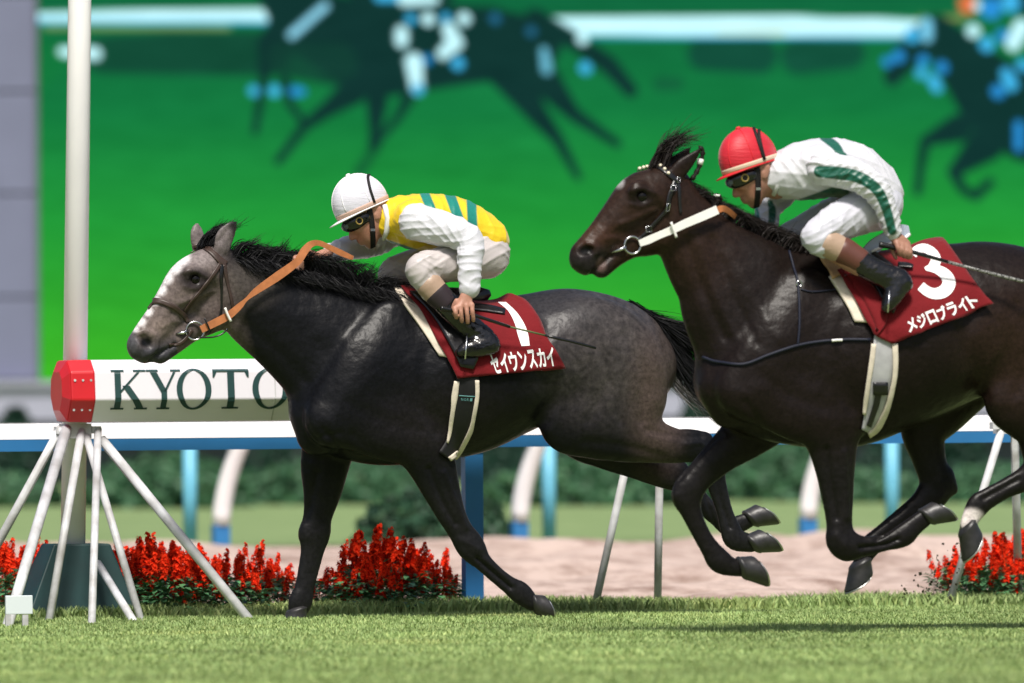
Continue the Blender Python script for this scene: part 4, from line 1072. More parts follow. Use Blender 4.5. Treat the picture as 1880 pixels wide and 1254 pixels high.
# ---- dark bay horse (second), nearer to the camera and off the ground
O2 = at_ground(1600, 1163); FR2 = Frame((O2.x, O2.y, 0.0)); S2 = FPX / O2.y
HY2 = yawlat(4)
def h2(x): return max(0.0, (1240 - x)) * .0002
spec2 = [
 ('add', .05, L0, 7, [(1335, 700, 62, .15, 0), (1385, 690, 106, .195, 0), (1460, 672, 145, .225, 0), (1540, 658, 165, .26, 0), (1600, 648, 156, .295, 0), (1670, 628, 146, .31, 0), (1740, 604, 140, .30, 0), (1805, 586, 136, .28, 0), (1870, 588, 130, .26, 0), (1925, 604, 112, .22, 0), (1965, 630, 84, .17, 0)]),
 ('add', .06, L0, 7, [(1430, 530, 60, .07, 0), (1490, 515, 52, .07, 0), (1560, 525, 46, .08, 0), (1640, 520, 48, .11, 0), (1720, 505, 46, .12, 0)]),
 ('add', .06, L0, 7, [(1720, 505, 50, .11, 0), (1800, 498, 50, .13, 0), (1870, 512, 50, .12, 0), (1925, 535, 46, .09, 0)]),
 # neck
 ('add', .06, L0, 7, [(1238, 382, 54, .08, 0), (1268, 430, 68, .084, 0), (1302, 477, 84, .094, 0), (1338, 517, 101, .11, 0), (1372, 560, 126, .14, 0), (1412, 615, 142, .18, 0)]),
 ('add', .05, L0, 7, [(1850, 590, 96, .12, .13), (1905, 640, 100, .12, .135), (1925, 700, 80, .105, .135)]),
 ('add', .05, L0, 7, [(1850, 590, 96, .12, -.13), (1905, 640, 100, .12, -.135), (1925, 700, 80, .105, -.135)]),
 # shoulder
 ('add', .05, L0, 7, [(1485, 545, 50, .05, .12), (1430, 640, 62, .07, .165), (1365, 715, 52, .07, .15)]),
 ('add', .05, L0, 7, [(1485, 545, 50, .05, -.12), (1430, 640, 62, .07, -.165), (1355, 715, 52, .07, -.15)]),
 ('add', .05, L0, 7, [(1400, 720, 58, .06, .16), (1480, 755, 60, .065, .175), (1545, 770, 46, .06, .16)]),
 ('add', .04, L0, 5, [(1325, 715, 42, .07, .06), (1340, 745, 42, .06, .06)]),
 # near fore, folded
 ('add', .035, L0, 4, [(1520, 770, 60, .075, .15), (1528, 815, 48, .064, .155), (1533, 860, 38, .054, .155), (1538, 915, 30, .045, .15), (1541, 962, 25, .040, .15), (1544, 992, 29, .043, .15), (1556, 1003, 26, .038, .15)]),
 ('add', .03, L0, 4, [(1556, 1003, 25, .037, .15), (1590, 1003, 19, .029, .15), (1626, 996, 16, .026, .15), (1658, 983, 22, .032, .15), (1675, 968, 19, .028, .15), (1697, 951, 17, .027, .15)]),
 # far fore, reaching
 ('add', .035, L0, 4, [(1405, 755, 66, .08, -.13), (1368, 798, 47, .066, -.13), (1327, 833, 35, .052, -.13), (1286, 872, 28, .042, -.13), (1262, 905, 30, .043, -.13), (1269, 940, 20, .032, -.13), (1289, 983, 17, .027, -.13), (1306, 1010, 19, .029, -.13), (1320, 1029, 23, .033, -.13), (1340, 1040, 18, .028, -.13), (1358, 1043, 16, .027, -.13)]),
 # near hind
 ('add', .045, L0, 7, [(1880, 610, 96, .11, .135), (1892, 715, 86, .10, .15), (1908, 775, 54, .075, .145), (1914, 820, 42, .058, .14), (1910, 856, 33, .045, .135), (1884, 878, 24, .036, .13), (1846, 897, 19, .029, .13), (1812, 916, 20, .030, .13), (1796, 928, 22, .032, .13), (1784, 948, 18, .028, .13), (1777, 966, 16, .027, .13)]),
 ('add', .03, L0, 3, [(1930, 835, 15, .022, .135), (1936, 862, 14, .022, .135)]),
 ('add', .04, L0, 5, [(1862, 735, 56, .08, .16)]),
 # far hind, reaching forward under the belly
 ('add', .045, L0, 7, [(1790, 640, 92, .11, -.135), (1725, 730, 70, .10, -.15), (1697, 785, 46, .075, -.14), (1704, 836, 33, .055, -.135), (1716, 876, 31, .045, -.13), (1717, 898, 33, .042, -.13), (1694, 925, 26, .036, -.13), (1655, 953, 20, .030, -.13), (1618, 983, 19, .029, -.13), (1597, 1003, 21, .031, -.13), (1588, 1018, 18, .028, -.13), (1582, 1032, 17, .028, -.13)]),
 ('add', .025, L0, 3, [(1738, 872, 15, .02, -.13), (1748, 898, 12, .02, -.13)]),
 # head
 ('add', .03, HY2, 4, [(1228, 352, 48, .068, 0), (1205, 352, 45, .088, h2(1205)), (1174, 367, 48, .094, h2(1174)), (1143, 398, 41, .074, h2(1143)), (1112, 429, 33, .058, h2(1112)), (1087, 454, 29, .055, h2(1087)), (1072, 468, 27, .053, h2(1072))]),
 ('add', .03, HY2, 3, [(1208, 412, 48, .072, 0), (1190, 428, 42, .066, 0), (1160, 446, 28, .05, h2(1160)), (1130, 470, 20, .04, h2(1130)), (1104, 491, 20, .038, h2(1104))]),
 ('add', .02, HY2, 3, [(1068, 480, 22, .047, h2(1068)), (1075, 490, 16, .045, h2(1075))]),
 ('add', .02, HY2, 2, [(1172, 350, 18, .02, h2(1172) + .084)]), ('add', .02, HY2, 2, [(1172, 350, 18, .02, h2(1172) - .084)]),
 ('sub', .008, HY2, 3, [(1080, 507, 3, .014, h2(1080) + .04), (1094, 494, 4, .014, h2(1094) + .045), (1110, 480, 3, .012, h2(1110) + .046)]),
 ('sub', .010, HY2, 3, [(1069, 460, 9, .018, h2(1070) + .05), (1081, 458, 10, .020, h2(1081) + .052)]),
 ('sub', .010, HY2, 2, [(1178, 361, 11, .015, h2(1178) + .096)]),
 # ears laid back
 ('add', .012, HY2, 4, [(1238, 322, 16, .020, .05), (1254, 305, 16, .016, .055), (1272, 288, 10, .011, .058), (1287, 272, 2.5, .004, .06)]),
 ('add', .012, HY2, 4, [(1228, 318, 16, .020, -.055), (1242, 300, 16, .016, -.06), (1256, 284, 10, .011, -.062), (1268, 270, 2.5, .004, -.064)]),
]
F2 = build_field(FR2, spec2, S2, 0.008, (1015, 255), (2040, 1090), 0.45)
V, Fq = F2.mesh(3)
REL2 = [
 ([(1072, 516), (1088, 502), (1106, 484), (1122, 470)], 3.5, -7),
 ([(1260, 440), (1290, 530), (1330, 620)], 9, -5), ([(1285, 450), (1310, 530), (1350, 620)], 8, 3), ([(1310, 440), (1345, 540), (1390, 630)], 10, -5), ([(1345, 470), (1385, 550), (1430, 620)], 14, 4),
 ([(1455, 500), (1420, 590), (1375, 690)], 26, -5), ([(1245, 500), (1275, 590), (1305, 670)], 10, -4),
 ([(1550, 590), (1545, 680), (1565, 750)], 16, -6), ([(1400, 690), (1460, 730), (1530, 750)], 14, -4), ([(1370, 740), (1390, 770), (1400, 800)], 8, -5),
 ([(1660, 590), (1655, 670), (1670, 730)], 10, -1.8), ([(1695, 585), (1692, 660), (1705, 715)], 10, -1.8),
 ([(1790, 560), (1770, 620), (1790, 680), (1795, 720)], 18, -9), ([(1870, 560), (1895, 640), (1870, 720)], 14, -5), ([(1830, 640), (1815, 690), (1830, 740)], 12, 4),
 ([(1518, 825), (1526, 890), (1536, 950)], 6, -8), ([(1550, 830), (1553, 890), (1555, 950)], 5, 5), ([(1535, 985), (1548, 1000)], 9, 4), ([(1580, 1006), (1625, 1000), (1650, 990)], 4, -9), ([(1870, 880), (1835, 900), (1805, 916)], 4, -7), ([(1345, 800), (1305, 840), (1275, 880)], 6, -7), ([(1278, 945), (1295, 985), (1312, 1015)], 4, -8), ([(1255, 900), (1268, 912)], 9, 4), ([(1690, 930), (1650, 960), (1610, 990)], 4, -7),
 ([(1725, 800), (1730, 850), (1738, 880)], 6, -4, -.3),
 ([(1200, 350), (1236, 400), (1225, 450)], 10, 4), ([(1140, 412), (1168, 400), (1200, 385)], 6, 3.5), ([(1130, 430), (1155, 425), (1180, 440)], 8, -3),
 ([(1158, 350), (1178, 346), (1200, 355)], 4, 3.5), ([(1160, 375), (1178, 379), (1196, 372)], 4, 2.5), ([(1078, 447), (1093, 452), (1095, 465)], 4, 4), ([(1115, 400), (1095, 425), (1080, 442)], 7, -2), ([(1110, 440), (1130, 436), (1150, 445)], 4, 1.6)]
REL2 = [(r_[0], r_[1], r_[2] * (1.6 if r_[0][0][0] < 1245 else 1.15)) + tuple(r_[3:]) for r_ in REL2]
V = relief(FR2, V, Fq, REL2)
V2 = FR2.world(V); pxv, pyv = project(V2)
C = np.tile(np.array((0.0090, 0.0060, 0.0052)), (len(V2), 1))
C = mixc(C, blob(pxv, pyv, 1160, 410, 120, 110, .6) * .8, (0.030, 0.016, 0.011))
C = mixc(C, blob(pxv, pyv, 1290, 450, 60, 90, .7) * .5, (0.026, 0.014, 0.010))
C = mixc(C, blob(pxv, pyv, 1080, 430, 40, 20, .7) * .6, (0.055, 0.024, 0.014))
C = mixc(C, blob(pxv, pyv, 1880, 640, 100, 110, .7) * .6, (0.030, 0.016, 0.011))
C = mixc(C, blob(pxv, pyv, 1150, 520, 200, 30, .3) * 0, (0, 0, 0))
C = mixc(C, blob(pxv, pyv, 1178, 362, 26, 20, .6) * .9, (0.010, 0.007, 0.006))
C = mixc(C, np.clip((pyv - 452 - .25 * (1080 - pxv)) / 22, 0, 1) * np.clip((1130 - pxv) / 25, 0, 1) * .9, (0.016, 0.014, 0.015))
C = mixc(C, blob(pxv, pyv, 1075, 460, 11, 9, .4), (0.004, 0.004, 0.004))
C = mixc(C, blob(pxv, pyv, 1104, 487, 9, 13, .5) * .7, (0.12, 0.075, 0.065))
C = mixc(C, blob(pxv, pyv, 1136, 332, 9, 12, .6) * .8, (0.45, 0.43, 0.43)); C = mixc(C, blob(pxv, pyv, 1146, 318, 6, 8, .6) * .6, (0.45, 0.43, 0.43))
C = mixc(C, np.clip((pyv - 790) / 70, 0, 1), (0.0085, 0.0075, 0.0075))
C = mixc(C, blob(pxv, pyv, 1783, 954, 24, 20, .3) * (V[:, 1] < 0) * (pxv > 1755), (0.62, 0.56, 0.54))
M['coat2'] = attr_mat('bay_coat', 0.37, 0.14, 0.36, 60.0, bump=0.006, bscale=19.0, bdetail=9.0, brough=0.42)
horse2 = mesh('racehorse', V2, None, M['coat2'], None, tuple(FR2.o), True, attr=C, faces_np=Fq)
tag(horse2, 'galloping dark bay horse with studded browband wearing number 3, all hooves airborne', 'horse')
BVH2 = bvh_of(V2, Fq)
hoof_px(FR2, S2, 1703, 946, 2, 22, 34, .15, horse2)
hoof_px(FR2, S2, 1364, 1041, 28, 24, 35, -.13, horse2)
hoof_px(FR2, S2, 1581, 1036, 112, 24, 36, -.13, horse2)
hoof_px(FR2, S2, 1778, 970, 92, 23, 38, .13, horse2)
eye_at(BVH2, 1179, 361, 0.032, horse2, .52)
M['hair2'] = mat('brown_black_hair', (0.012, 0.009, 0.008), 0.55, 0.18, var=0.4, scale=40)
P = lambda x, y, l=0.0: FR2.hit(x, y, l)
g = np.random.default_rng(9); tf = []
for i in range(34):
    t = i / 33; x = 1262 + 225 * t; yb = 345 + 110 * t ** .8; l = g.uniform(-.02, .025)
    tf.append(([P(x - 8, yb + 12, l), P(x + 6, yb - 4, l), P(x + 24, yb + 2, l), P(x + 40, yb + 14 + g.uniform(-8, 8), l * 1.5)], 56, (.014, .012, .012), (.014, .016, .012)))
for i in range(5):
    x = 1365 + 20 * i; tf.append(([P(x, 430 + 5 * i, 0), P(x + 4, 410 + 5 * i, 0), P(x + 12, 395 + 6 * i, 0)], 7, (.01, .01, .01), (.02, .02, .03)))
strands(FR2, 'mane', tf, M['hair2'], horse2, .0021)
tf = []
for i in range(16):
    x0 = 1205 + g.uniform(-10, 16); l = g.uniform(-.035, .03)
    tf.append(([P(x0, 308, l), P(x0 + 12, 282, l), P(x0 + 30, 262 + g.uniform(-5, 5), l), P(x0 + g.uniform(40, 84), 246 + g.uniform(-12, 14), l)], 24, (.010, .014, .008), (.022, .014, .022)))
strands(FR2, 'forelock', tf, M['hair2'], horse2, .003)
tf = []
for i in range(20):
    u = g.uniform(0, 1); l = g.uniform(-.05, .05)
    tf.append(([P(1950, 530, l * .3), P(1990, 545 + 10 * u, l), P(2040, 580 + 60 * u, l), P(2110, 610 + 110 * u, l * 1.4)], 30, (.012, .012, .012), (.045, .03, .05)))
strands(FR2, 'tail', tf, M['hair2'], horse2, .003)
# two taped plaits behind the near ear
M['tape_white'] = mat('plait_tape', (0.75, 0.75, 0.72), 0.6); M['tape_green'] = mat('plait_tape_green', (0.02, 0.25, 0.2), 0.6)
for pts, tape in (([(1270, 330), (1281, 312), (1287, 295), (1290, 278), (1283, 268)], [(1284.5, 302), (1286.5, 292)]), ([(1318, 372), (1316, 358), (1326, 368)], [(1316.3, 361), (1316.6, 357)])):
    w = [Vector(FR2.world(p)[0]) for p in catmull([P(x, y, .03) for x, y in pts], 4)]
    rr = [0.011 + 0.003 * sin(i * 2.4) for i in range(len(w))]; rr[-1] = .003
    MB().tube(w, rr, 8).build('plait', M['hair2'], horse2, smooth=True)
    a_, b_ = [Vector(FR2.world(P(x, y, .03))[0]) for x, y in tape]
    MB().tube([a_, b_], .0145, 10).build('plait_tape', M['tape_white'], horse2, smooth=True)
# ------------------------------------------------------------------ tack laid on the skins
def surf(bvh, fr, px, py, off):
    h = ray_px(bvh, px, py)
    if h is None:
        c = fr.wp(px, py, 0.0); n_ = bvh.find_nearest(c)
        return n_[0] + n_[1] * off
    n_ = h[1] if h[1].dot(cam_ray(px, py)[1]) < 0 else -h[1]
    return h[0] + n_ * off
def grid_mesh(name, rows, mat_, parent, thick=0.004, smooth=True):
    n = len(rows); m = len(rows[0]); V = [tuple(p) for r in rows for p in r]
    F = [[i * m + j, i * m + j + 1, (i + 1) * m + j + 1, (i + 1) * m + j] for i in range(n - 1) for j in range(m - 1)]
    o = mesh(name, V, F, mat_, parent, smooth=smooth)
    if thick: solidify(o, thick)
    return o
def patch_rows(left, right, bvh, fr, off, nr=14, nc=10, bow=None):
    L = catmull(left, 8); R = catmull(right, 8)
    def samp(P, t):
        x = t * (len(P) - 1); j = min(int(x), len(P) - 2); return P[j] + (P[j + 1] - P[j]) * (x - j)
    rows = []
    for i in range(nr + 1):
        a = samp(L, i / nr); b = samp(R, i / nr); row = []
        for j in range(nc + 1):
            q = a + (b - a) * j / nc; o_ = off(j / nc, i / nr) if callable(off) else off
            row.append(surf(bvh, fr, q[0], q[1], o_))
        rows.append(row)
    return rows
def relax(rows, it=2):
    A = np.array([[tuple(p) for p in r] for r in rows])
    for _ in range(it):
        B = A.copy(); B[1:-1, 1:-1] = 0.5 * A[1:-1, 1:-1] + 0.125 * (A[:-2, 1:-1] + A[2:, 1:-1] + A[1:-1, :-2] + A[1:-1, 2:]); A = B
    return [[Vector(p) for p in r] for r in A]
def patch(name, left, right, bvh, fr, off, mat_, parent, nr=14, nc=8, thick=0.004, it=2):
    return grid_mesh(name, relax(patch_rows(left, right, bvh, fr, off, nr, nc), it), mat_, parent, thick)
def strap(name, pts, w, bvh, fr, off, mat_, parent, thick=0.004, sub=6, nc=3):
    P = catmull([(*p, (w if not hasattr(w, '__len__') else w[i])) for i, p in enumerate(pts)], sub)
    L = []; R = []
    for i in range(len(P)):
        t = P[min(i + 1, len(P) - 1)][:2] - P[max(i - 1, 0)][:2]; t /= np.linalg.norm(t) + 1e-9; n_ = np.array((-t[1], t[0]))
        L.append(P[i][:2] - n_ * P[i][2] / 2); R.append(P[i][:2] + n_ * P[i][2] / 2)
    rows = []
    for a, b in zip(L, R): rows.append([surf(bvh, fr, *(a + (b - a) * j / nc), off) for j in range(nc + 1)])
    return grid_mesh(name, relax(rows, 1), mat_, parent, thick)
def ribbon(name, fr, pts, w, mat_, parent, thick=0.004, sub=6):
    """free hanging band: (px, py, l) points, widths in px turned in the side plane"""
    P = catmull([tuple(fr.hit(*p)) + ((w[i] if hasattr(w, '__len__') else w),) for i, p in enumerate(pts)], sub)
    rows = []
    for i in range(len(P)):
        t = P[min(i + 1, len(P) - 1)][:3] - P[max(i - 1, 0)][:3]; t /= np.linalg.norm(t) + 1e-9
        n_ = np.array((-t[2], 0, t[0])); n_ /= np.linalg.norm(n_) + 1e-9
        h = P[i][3] / 2 / S1
        rows.append([Vector(fr.world(P[i][:3] + n_ * h * k)[0]) for k in (-1, 0, 1)])
    return grid_mesh(name, rows, mat_, parent, thick, False)
def tube_px(name, fr, pts, r, mat_, parent, seg=10, sub=4):
    P = catmull([tuple(fr.hit(*p)) for p in pts], sub)
    R = r if not hasattr(r, '__len__') else [float(x) for x in np.interp(np.linspace(0, 1, len(P)), np.linspace(0, 1, len(r)), r)]
    return MB().tube([Vector(fr.world(p)[0]) for p in P], R, seg).build(name, mat_, parent, smooth=True)
def tube_on(name, pts, r, bvh, fr, off, mat_, parent, sub=6, seg=8):
    P = catmull(pts, sub)
    return MB().tube([surf(bvh, fr, p[0], p[1], off) for p in P], r, seg).build(name, mat_, parent, smooth=True)
def ring(name, c, axis, R, r, mat_, parent, n=36, m=10, squash=1.0):
    axis = Vector(axis).normalized(); u = axis.orthogonal().normalized(); v = axis.cross(u); mb = MB()
    for i in range(n):
        a = 2 * pi * i / n; e = u * cos(a) + v * sin(a)
        for j in range(m):
            b = 2 * pi * j / m; mb.v.append(Vector(c) + e * (R + r * cos(b)) + axis * (r * sin(b)))
    for i in range(n):
        for j in range(m): mb.f.append([i * m + j, ((i + 1) % n) * m + j, ((i + 1) % n) * m + (j + 1) % m, i * m + (j + 1) % m])
    return mb.build(name, mat_, parent, smooth=True)

def cloth_mat(name, c, rough=0.85, fold=0.0015):
    return mat(name, c, rough, 0.25, var=0.06, scale=14, bump=fold, bscale=22.0, sheen=0.25)
M['red_cloth'] = cloth_mat('red_cloth', (0.145, 0.0035, 0.0065), fold=0.006)
M['print_white'] = mat('print_white', (0.80, 0.79, 0.78), 0.7, 0.3)
M['felt'] = mat('cream_felt', (0.62, 0.55, 0.45), 0.9, 0.2, var=0.12, scale=30, bump=0.001)
M['black_leather'] = mat('black_leather', (0.008, 0.008, 0.009), 0.28, 0.5, var=0.2, scale=20, bump=0.0015, bscale=40)
M['brown_leather'] = mat('brown_leather', (0.045, 0.028, 0.022), 0.45, 0.4, var=0.2, scale=30)
M['tan_leather'] = mat('tan_leather', (0.42, 0.15, 0.055), 0.5, 0.4, var=0.15, scale=30, bump=0.0008)
M['tan_pad'] = mat('tan_pad', (0.50, 0.30, 0.16), 0.8, 0.2, var=0.15, scale=12, bump=0.004, bscale=30)
M['steel'] = mat('steel', (0.55, 0.56, 0.58), 0.25, 0.5, metal=1.0)
M['rubber_black'] = mat('black_webbing', (0.009, 0.009, 0.010), 0.55, 0.3)
M['grey_girth'] = mat('grey_girth', (0.42, 0.42, 0.43), 0.6, 0.3, c2=(0.30, 0.30, 0.31), scale=18)
M['white_leather'] = mat('white_leather', (0.78, 0.77, 0.74), 0.5, 0.4, var=0.05, scale=20)
M['navy_cord'] = mat('navy_cord', (0.006, 0.008, 0.02), 0.6, 0.3)
M['teal_thread'] = mat('teal_thread', (0.10, 0.28, 0.28), 0.6)

def text_tris(s, cell, bold=0.0):
    """triangles of a string, each glyph fitted to its own unit cell along x (0..n)"""
    out = []
    for i, ch in enumerate(s):
        cu = bpy.data.curves.new('glyph', 'FONT'); cu.body = ch; cu.offset = bold; cu.resolution_u = 4
        ob = bpy.data.objects.new('glyph', cu); COL.objects.link(ob)
        dg = bpy.context.evaluated_depsgraph_get(); me = ob.evaluated_get(dg).to_mesh()
        v = np.array([x.co[:2] for x in me.vertices]); f = [tuple(p.vertices) for p in me.polygons]
        ob.evaluated_get(dg).to_mesh_clear(); bpy.data.objects.remove(ob); bpy.data.curves.remove(cu)
        if not len(v): continue
        lo, hi = v.min(0), v.max(0)
        v = (v - lo) / (hi - lo); v[:, 0] = i + .5 + (v[:, 0] - .5) * cell
        out.append((v, f))
    return out
def lettering(name, s, quad, bvh, fr, off, mat_, parent, cell=.86, bold=.03):
    TL, TR, BR, BL = [np.array(q, dtype=float) for q in quad]; n = len(s)
    for v, f in text_tris(s, cell, bold):
        pts = []
        for x, y in v:
            u = x / n; a = TL + (TR - TL) * u; b = BL + (BR - BL) * u; q = b + (a - b) * y
            pts.append(tuple(surf(bvh, fr, q[0], q[1], off)))
        mesh(name, pts, f, mat_, parent, smooth=False)
def cloth_bvh(o):
    me = o.data; L = np.array(o.parent.location)
    return BVHTree.FromPolygons([tuple(np.array(v.co) + L) for v in me.vertices], [tuple(p.vertices) for p in me.polygons])
def number_cloth(left, right, bvh, fr, parent, off=.012, nr=22, nc=26, seed=1):
    g = np.random.default_rng(seed); ph = g.uniform(0, 6.28, 6)
    def o_(u, v): return off + .004 * sin(9 * u + 5 * v + ph[0]) * v + .004 * sin(17 * u - 4 * v + ph[1]) * v * v
    near = relax(patch_rows(left, right, bvh, fr, o_, nr, nc), 4)
    O = np.array(fr.o); A = np.array(AV); B = np.array(BV)
    farside = [[Vector(tuple(np.array(p) - 2 * ((np.array(p) - O) @ B) * B)) for p in r] for r in near]
    rows = farside[::-1] + near
    return grid_mesh('number_cloth', rows, M['red_cloth'], parent, .005)

# ---- tack of the leading horse
sad1 = empty('saddle', tuple(FR1.wp(850, 560, 0)), 'black race saddle over a red number 1 cloth on the leading horse', 'saddle')
a_ = (BVH1, FR1)
patch('saddle_pad', [(722, 531), (744, 565), (769, 600), (789, 628), (806, 654)], [(745, 531), (772, 565), (796, 598), (815, 628), (822, 657)], *a_, .010, M['felt'], sad1, thick=.012)
cl1 = number_cloth([(734, 532), (758, 560), (783, 595), (806, 635), (827, 672), (838, 695)], [(942, 547), (966, 559), (985, 585), (998, 615), (1018, 645), (1036, 676)], *a_, sad1, .024)
CB1 = cloth_bvh(cl1); c_ = (CB1, FR1)
patch('number', [(914, 556), (933, 572), (945, 595), (950, 614), (957, 636)], [(929, 556), (948, 574), (962, 595), (969, 614), (972, 635)], *c_, .0045, M['print_white'], cl1, 12, 3, 0, 0)
lettering('character', 'セイウンスカイ', ((894, 652), (1016, 637), (1022, 671), (906, 687)), *c_, .0045, M['print_white'], cl1)
patch('saddle_flap', [(750, 538), (776, 563), (799, 590), (820, 625), (836, 655), (844, 674)], [(812, 540), (842, 566), (862, 600), (874, 630), (878, 655), (868, 678)], *c_, .014, M['black_leather'], sad1, thick=.008)
tube_px('seat', FR1, [(752, 527, 0), (790, 541, 0), (840, 549, 0), (880, 543, 0), (899, 538, 0)], [.035, .05, .055, .045, .018], M['black_leather'], sad1, 16)
strap('surcingle_end', [(866, 566), (895, 569), (927, 575)], [11, 12, 9], *c_, .010, M['black_leather'], sad1, .006)
girth = strap('girth', [(858, 676), (857, 700), (855, 730), (850, 762), (842, 792), (830, 818), (815, 838)], [44, 40, 38, 37, 34, 32, 28], *a_, .010, M['rubber_black'], sad1, .006, nc=5)
strap('girth_edge', [(837.5, 700), (833.5, 727), (831, 749), (825.5, 783), (818, 813)], [9, 11, 8, 7, 3], *a_, .015, M['felt'], girth, .007)
strap('girth_edge', [(874.5, 698), (874.5, 727), (869.5, 760), (863, 786), (852, 809), (838, 830), (822, 843)], [7, 7, 7, 8, 8, 9, 9], *a_, .015, M['felt'], girth, .007)
GB1 = cloth_bvh(girth) if girth.parent == sad1 else BVH1
strap('stitching', [(841, 725.5), (871, 727)], 1.6, BVH1, FR1, .0185, M['teal_thread'], girth, .001, nc=1)
lettering('letter', 'NORI', ((844, 729.5), (867, 730), (866.5, 735), (844, 734.5)), BVH1, FR1, .0185, M['teal_thread'], girth, .7, 0.0)
# bridle
br1 = empty('bridle', tuple(FR1.wp(360, 560, .1)), 'brown leather bridle with orange tan rein on the grey face', 'bridle')
strap('browband', [(346, 456), (356, 453), (369, 452), (388, 463), (403, 478), (414, 486)], [8, 8, 8, 10, 11, 11], *a_, .005, M['brown_leather'], br1, .006)
strap('cheek_strap', [(404, 484), (392, 503), (376, 524), (356, 548), (338, 572)], [7, 7, 6, 6, 6], *a_, .005, M['brown_leather'], br1, .006)
strap('throat_strap', [(411, 486), (414, 505), (419, 528), (425, 555), (428, 572)], [6, 6, 5, 5, 5], *a_, .005, M['brown_leather'], br1, .006)
strap('throat_strap', [(407, 486), (405, 512), (407, 540), (403, 580), (380, 612)], [7, 5, 4, 4, 4], *a_, .005, M['black_leather'], br1, .006)
strap('noseband', [(271, 565), (279, 555), (294, 554), (319, 564), (336, 578), (345, 592)], [9, 10, 10, 9, 8, 7], *a_, .005, M['brown_leather'], br1, .007)
strap('chin_strap', [(310, 634), (329, 631), (342, 620), (352, 606)], 6, *a_, .005, M['brown_leather'], br1, .006)
rc = surf(BVH1, FR1, 356, 607, .012)
ring('bit_ring', rc, BV + Vector((.15, 0, 0)), 16.5 / S1, .0045, M['steel'], br1)
MB().tube([surf(BVH1, FR1, 322, 613, .004), surf(BVH1, FR1, 334, 612, .014), rc + AV * (-13.5 / S1)], [.004, .008, .010], 12).build('bit_bar', M['steel'], br1, smooth=True)
rl = 0.115
ribbon('rein', FR1, [(369, 605, rl), (394, 593, rl + .005), (420, 579, rl + .01), (440, 562, rl + .01), (453, 549, rl + .01), (472, 533, rl + .01), (510, 507, rl + .012), (545, 481, rl + .01), (558, 462, rl), (570, 449, rl - .01), (584, 446, rl - .03), (602, 453, rl - .04), (625, 464, rl - .05), (648, 474, rl - .06)],
       [13, 14, 14, 11, 6, 12, 16, 14, 15, 12, 10, 10, 11, 8], M['tan_leather'], br1, .005)
tube_px('rein_stop', FR1, [(413, 565, rl + .025), (418, 578, rl + .026), (424, 590, rl + .025)], .0062, M['white_leather'], br1)
tube_px('rein_keeper', FR1, [(375, 584, rl + .008), (381, 596, rl + .014), (386, 608, rl + .008)], .004, M['black_leather'], br1)
tube_px('loose_strap', FR1, [(360, 620, rl), (390, 619, rl), (408, 613, rl), (418, 603, rl)], .004, M['black_leather'], br1)

# ---- tack of the second horse
sad2 = empty('saddle', tuple(FR2.wp(1600, 520, 0)), 'pale race saddle over a red number 3 cloth on the bay horse', 'saddle')
a_ = (BVH2, FR2)
patch('saddle_pad', [(1520, 510), (1546, 550), (1560, 573), (1569, 592)], [(1552, 508), (1580, 545), (1596, 572), (1604, 594)], *a_, .012, M['felt'], sad2, thick=.014)
patch('pad_cover', [(1484, 450), (1500, 476), (1512, 498), (1523, 518)], [(1520, 446), (1545, 466), (1560, 484), (1566, 506)], *a_, .028, M['tan_pad'], sad2, thick=.008)
cl2 = number_cloth([(1534, 506), (1553, 533), (1571, 560), (1587, 590), (1597, 604), (1606, 618), (1636, 632)], [(1712, 436), (1730, 448), (1745, 465), (1766, 494), (1785, 522), (1804, 544), (1819, 561)], *a_, sad2, .032, seed=3)
CB2 = cloth_bvh(cl2); c_ = (CB2, FR2)
patch('cloth_flap', [(1531, 514), (1551, 536), (1569, 562), (1584, 592), (1597, 608), (1606, 617)], [(1578, 501), (1599, 521), (1616, 546), (1628, 574), (1626, 596), (1610, 616)], *c_, .010, M['red_cloth'], cl2, thick=.006)
patch('saddle_flap', [(1562, 474), (1590, 506), (1612, 538), (1624, 566)], [(1606, 468), (1644, 498), (1654, 540), (1640, 578)], *c_, .016, M['black_leather'], sad2, thick=.008)
def stroke(name, pts, w, bvh, fr, off, mat_, parent): return strap(name, pts, w, bvh, fr, off, mat_, parent, 0, 8, 4)
stroke('number', [(1676, 469), (1684, 460), (1697, 457), (1712, 465), (1718, 480), (1709, 492), (1701, 494), (1720, 496), (1736, 506), (1742, 521), (1733, 535), (1716, 540), (1701, 535), (1690, 526)], [15, 15, 16, 17, 19, 14, 8, 16, 21, 24, 23, 20, 18, 17], *c_, .0045, M['print_white'], cl2)
lettering('character', 'メジロブライト', ((1660, 588), (1787, 539), (1802, 560), (1668, 612)), *c_, .0045, M['print_white'], cl2)
gi = strap('girth', [(1622, 596), (1621, 630), (1619, 665), (1614, 700), (1607, 735), (1600, 765), (1590, 792)], [30, 36, 40, 41, 38, 32, 22], *a_, .010, M['grey_girth'], sad2, .006, nc=5)
strap('girth_edge', [(1603, 632), (1599, 665), (1594, 695), (1589, 730), (1584, 760)], [9, 9, 8, 8, 5], *a_, .016, M['felt'], gi, .009)
strap('girth_edge', [(1641, 631), (1642, 665), (1640, 695), (1632, 730), (1622, 758), (1608, 782), (1592, 795)], [10, 9, 8, 9, 10, 11, 9], *a_, .016, M['felt'], gi, .009)
strap('girth_buckle', [(1601, 711), (1628, 711)], [22, 22], *a_, .021, M['black_leather'], gi, .008)
strap('girth_strap', [(1611, 720), (1606, 742), (1598, 762), (1590, 780)], [11, 10, 9, 8], *a_, .019, M['black_leather'], gi, .006)
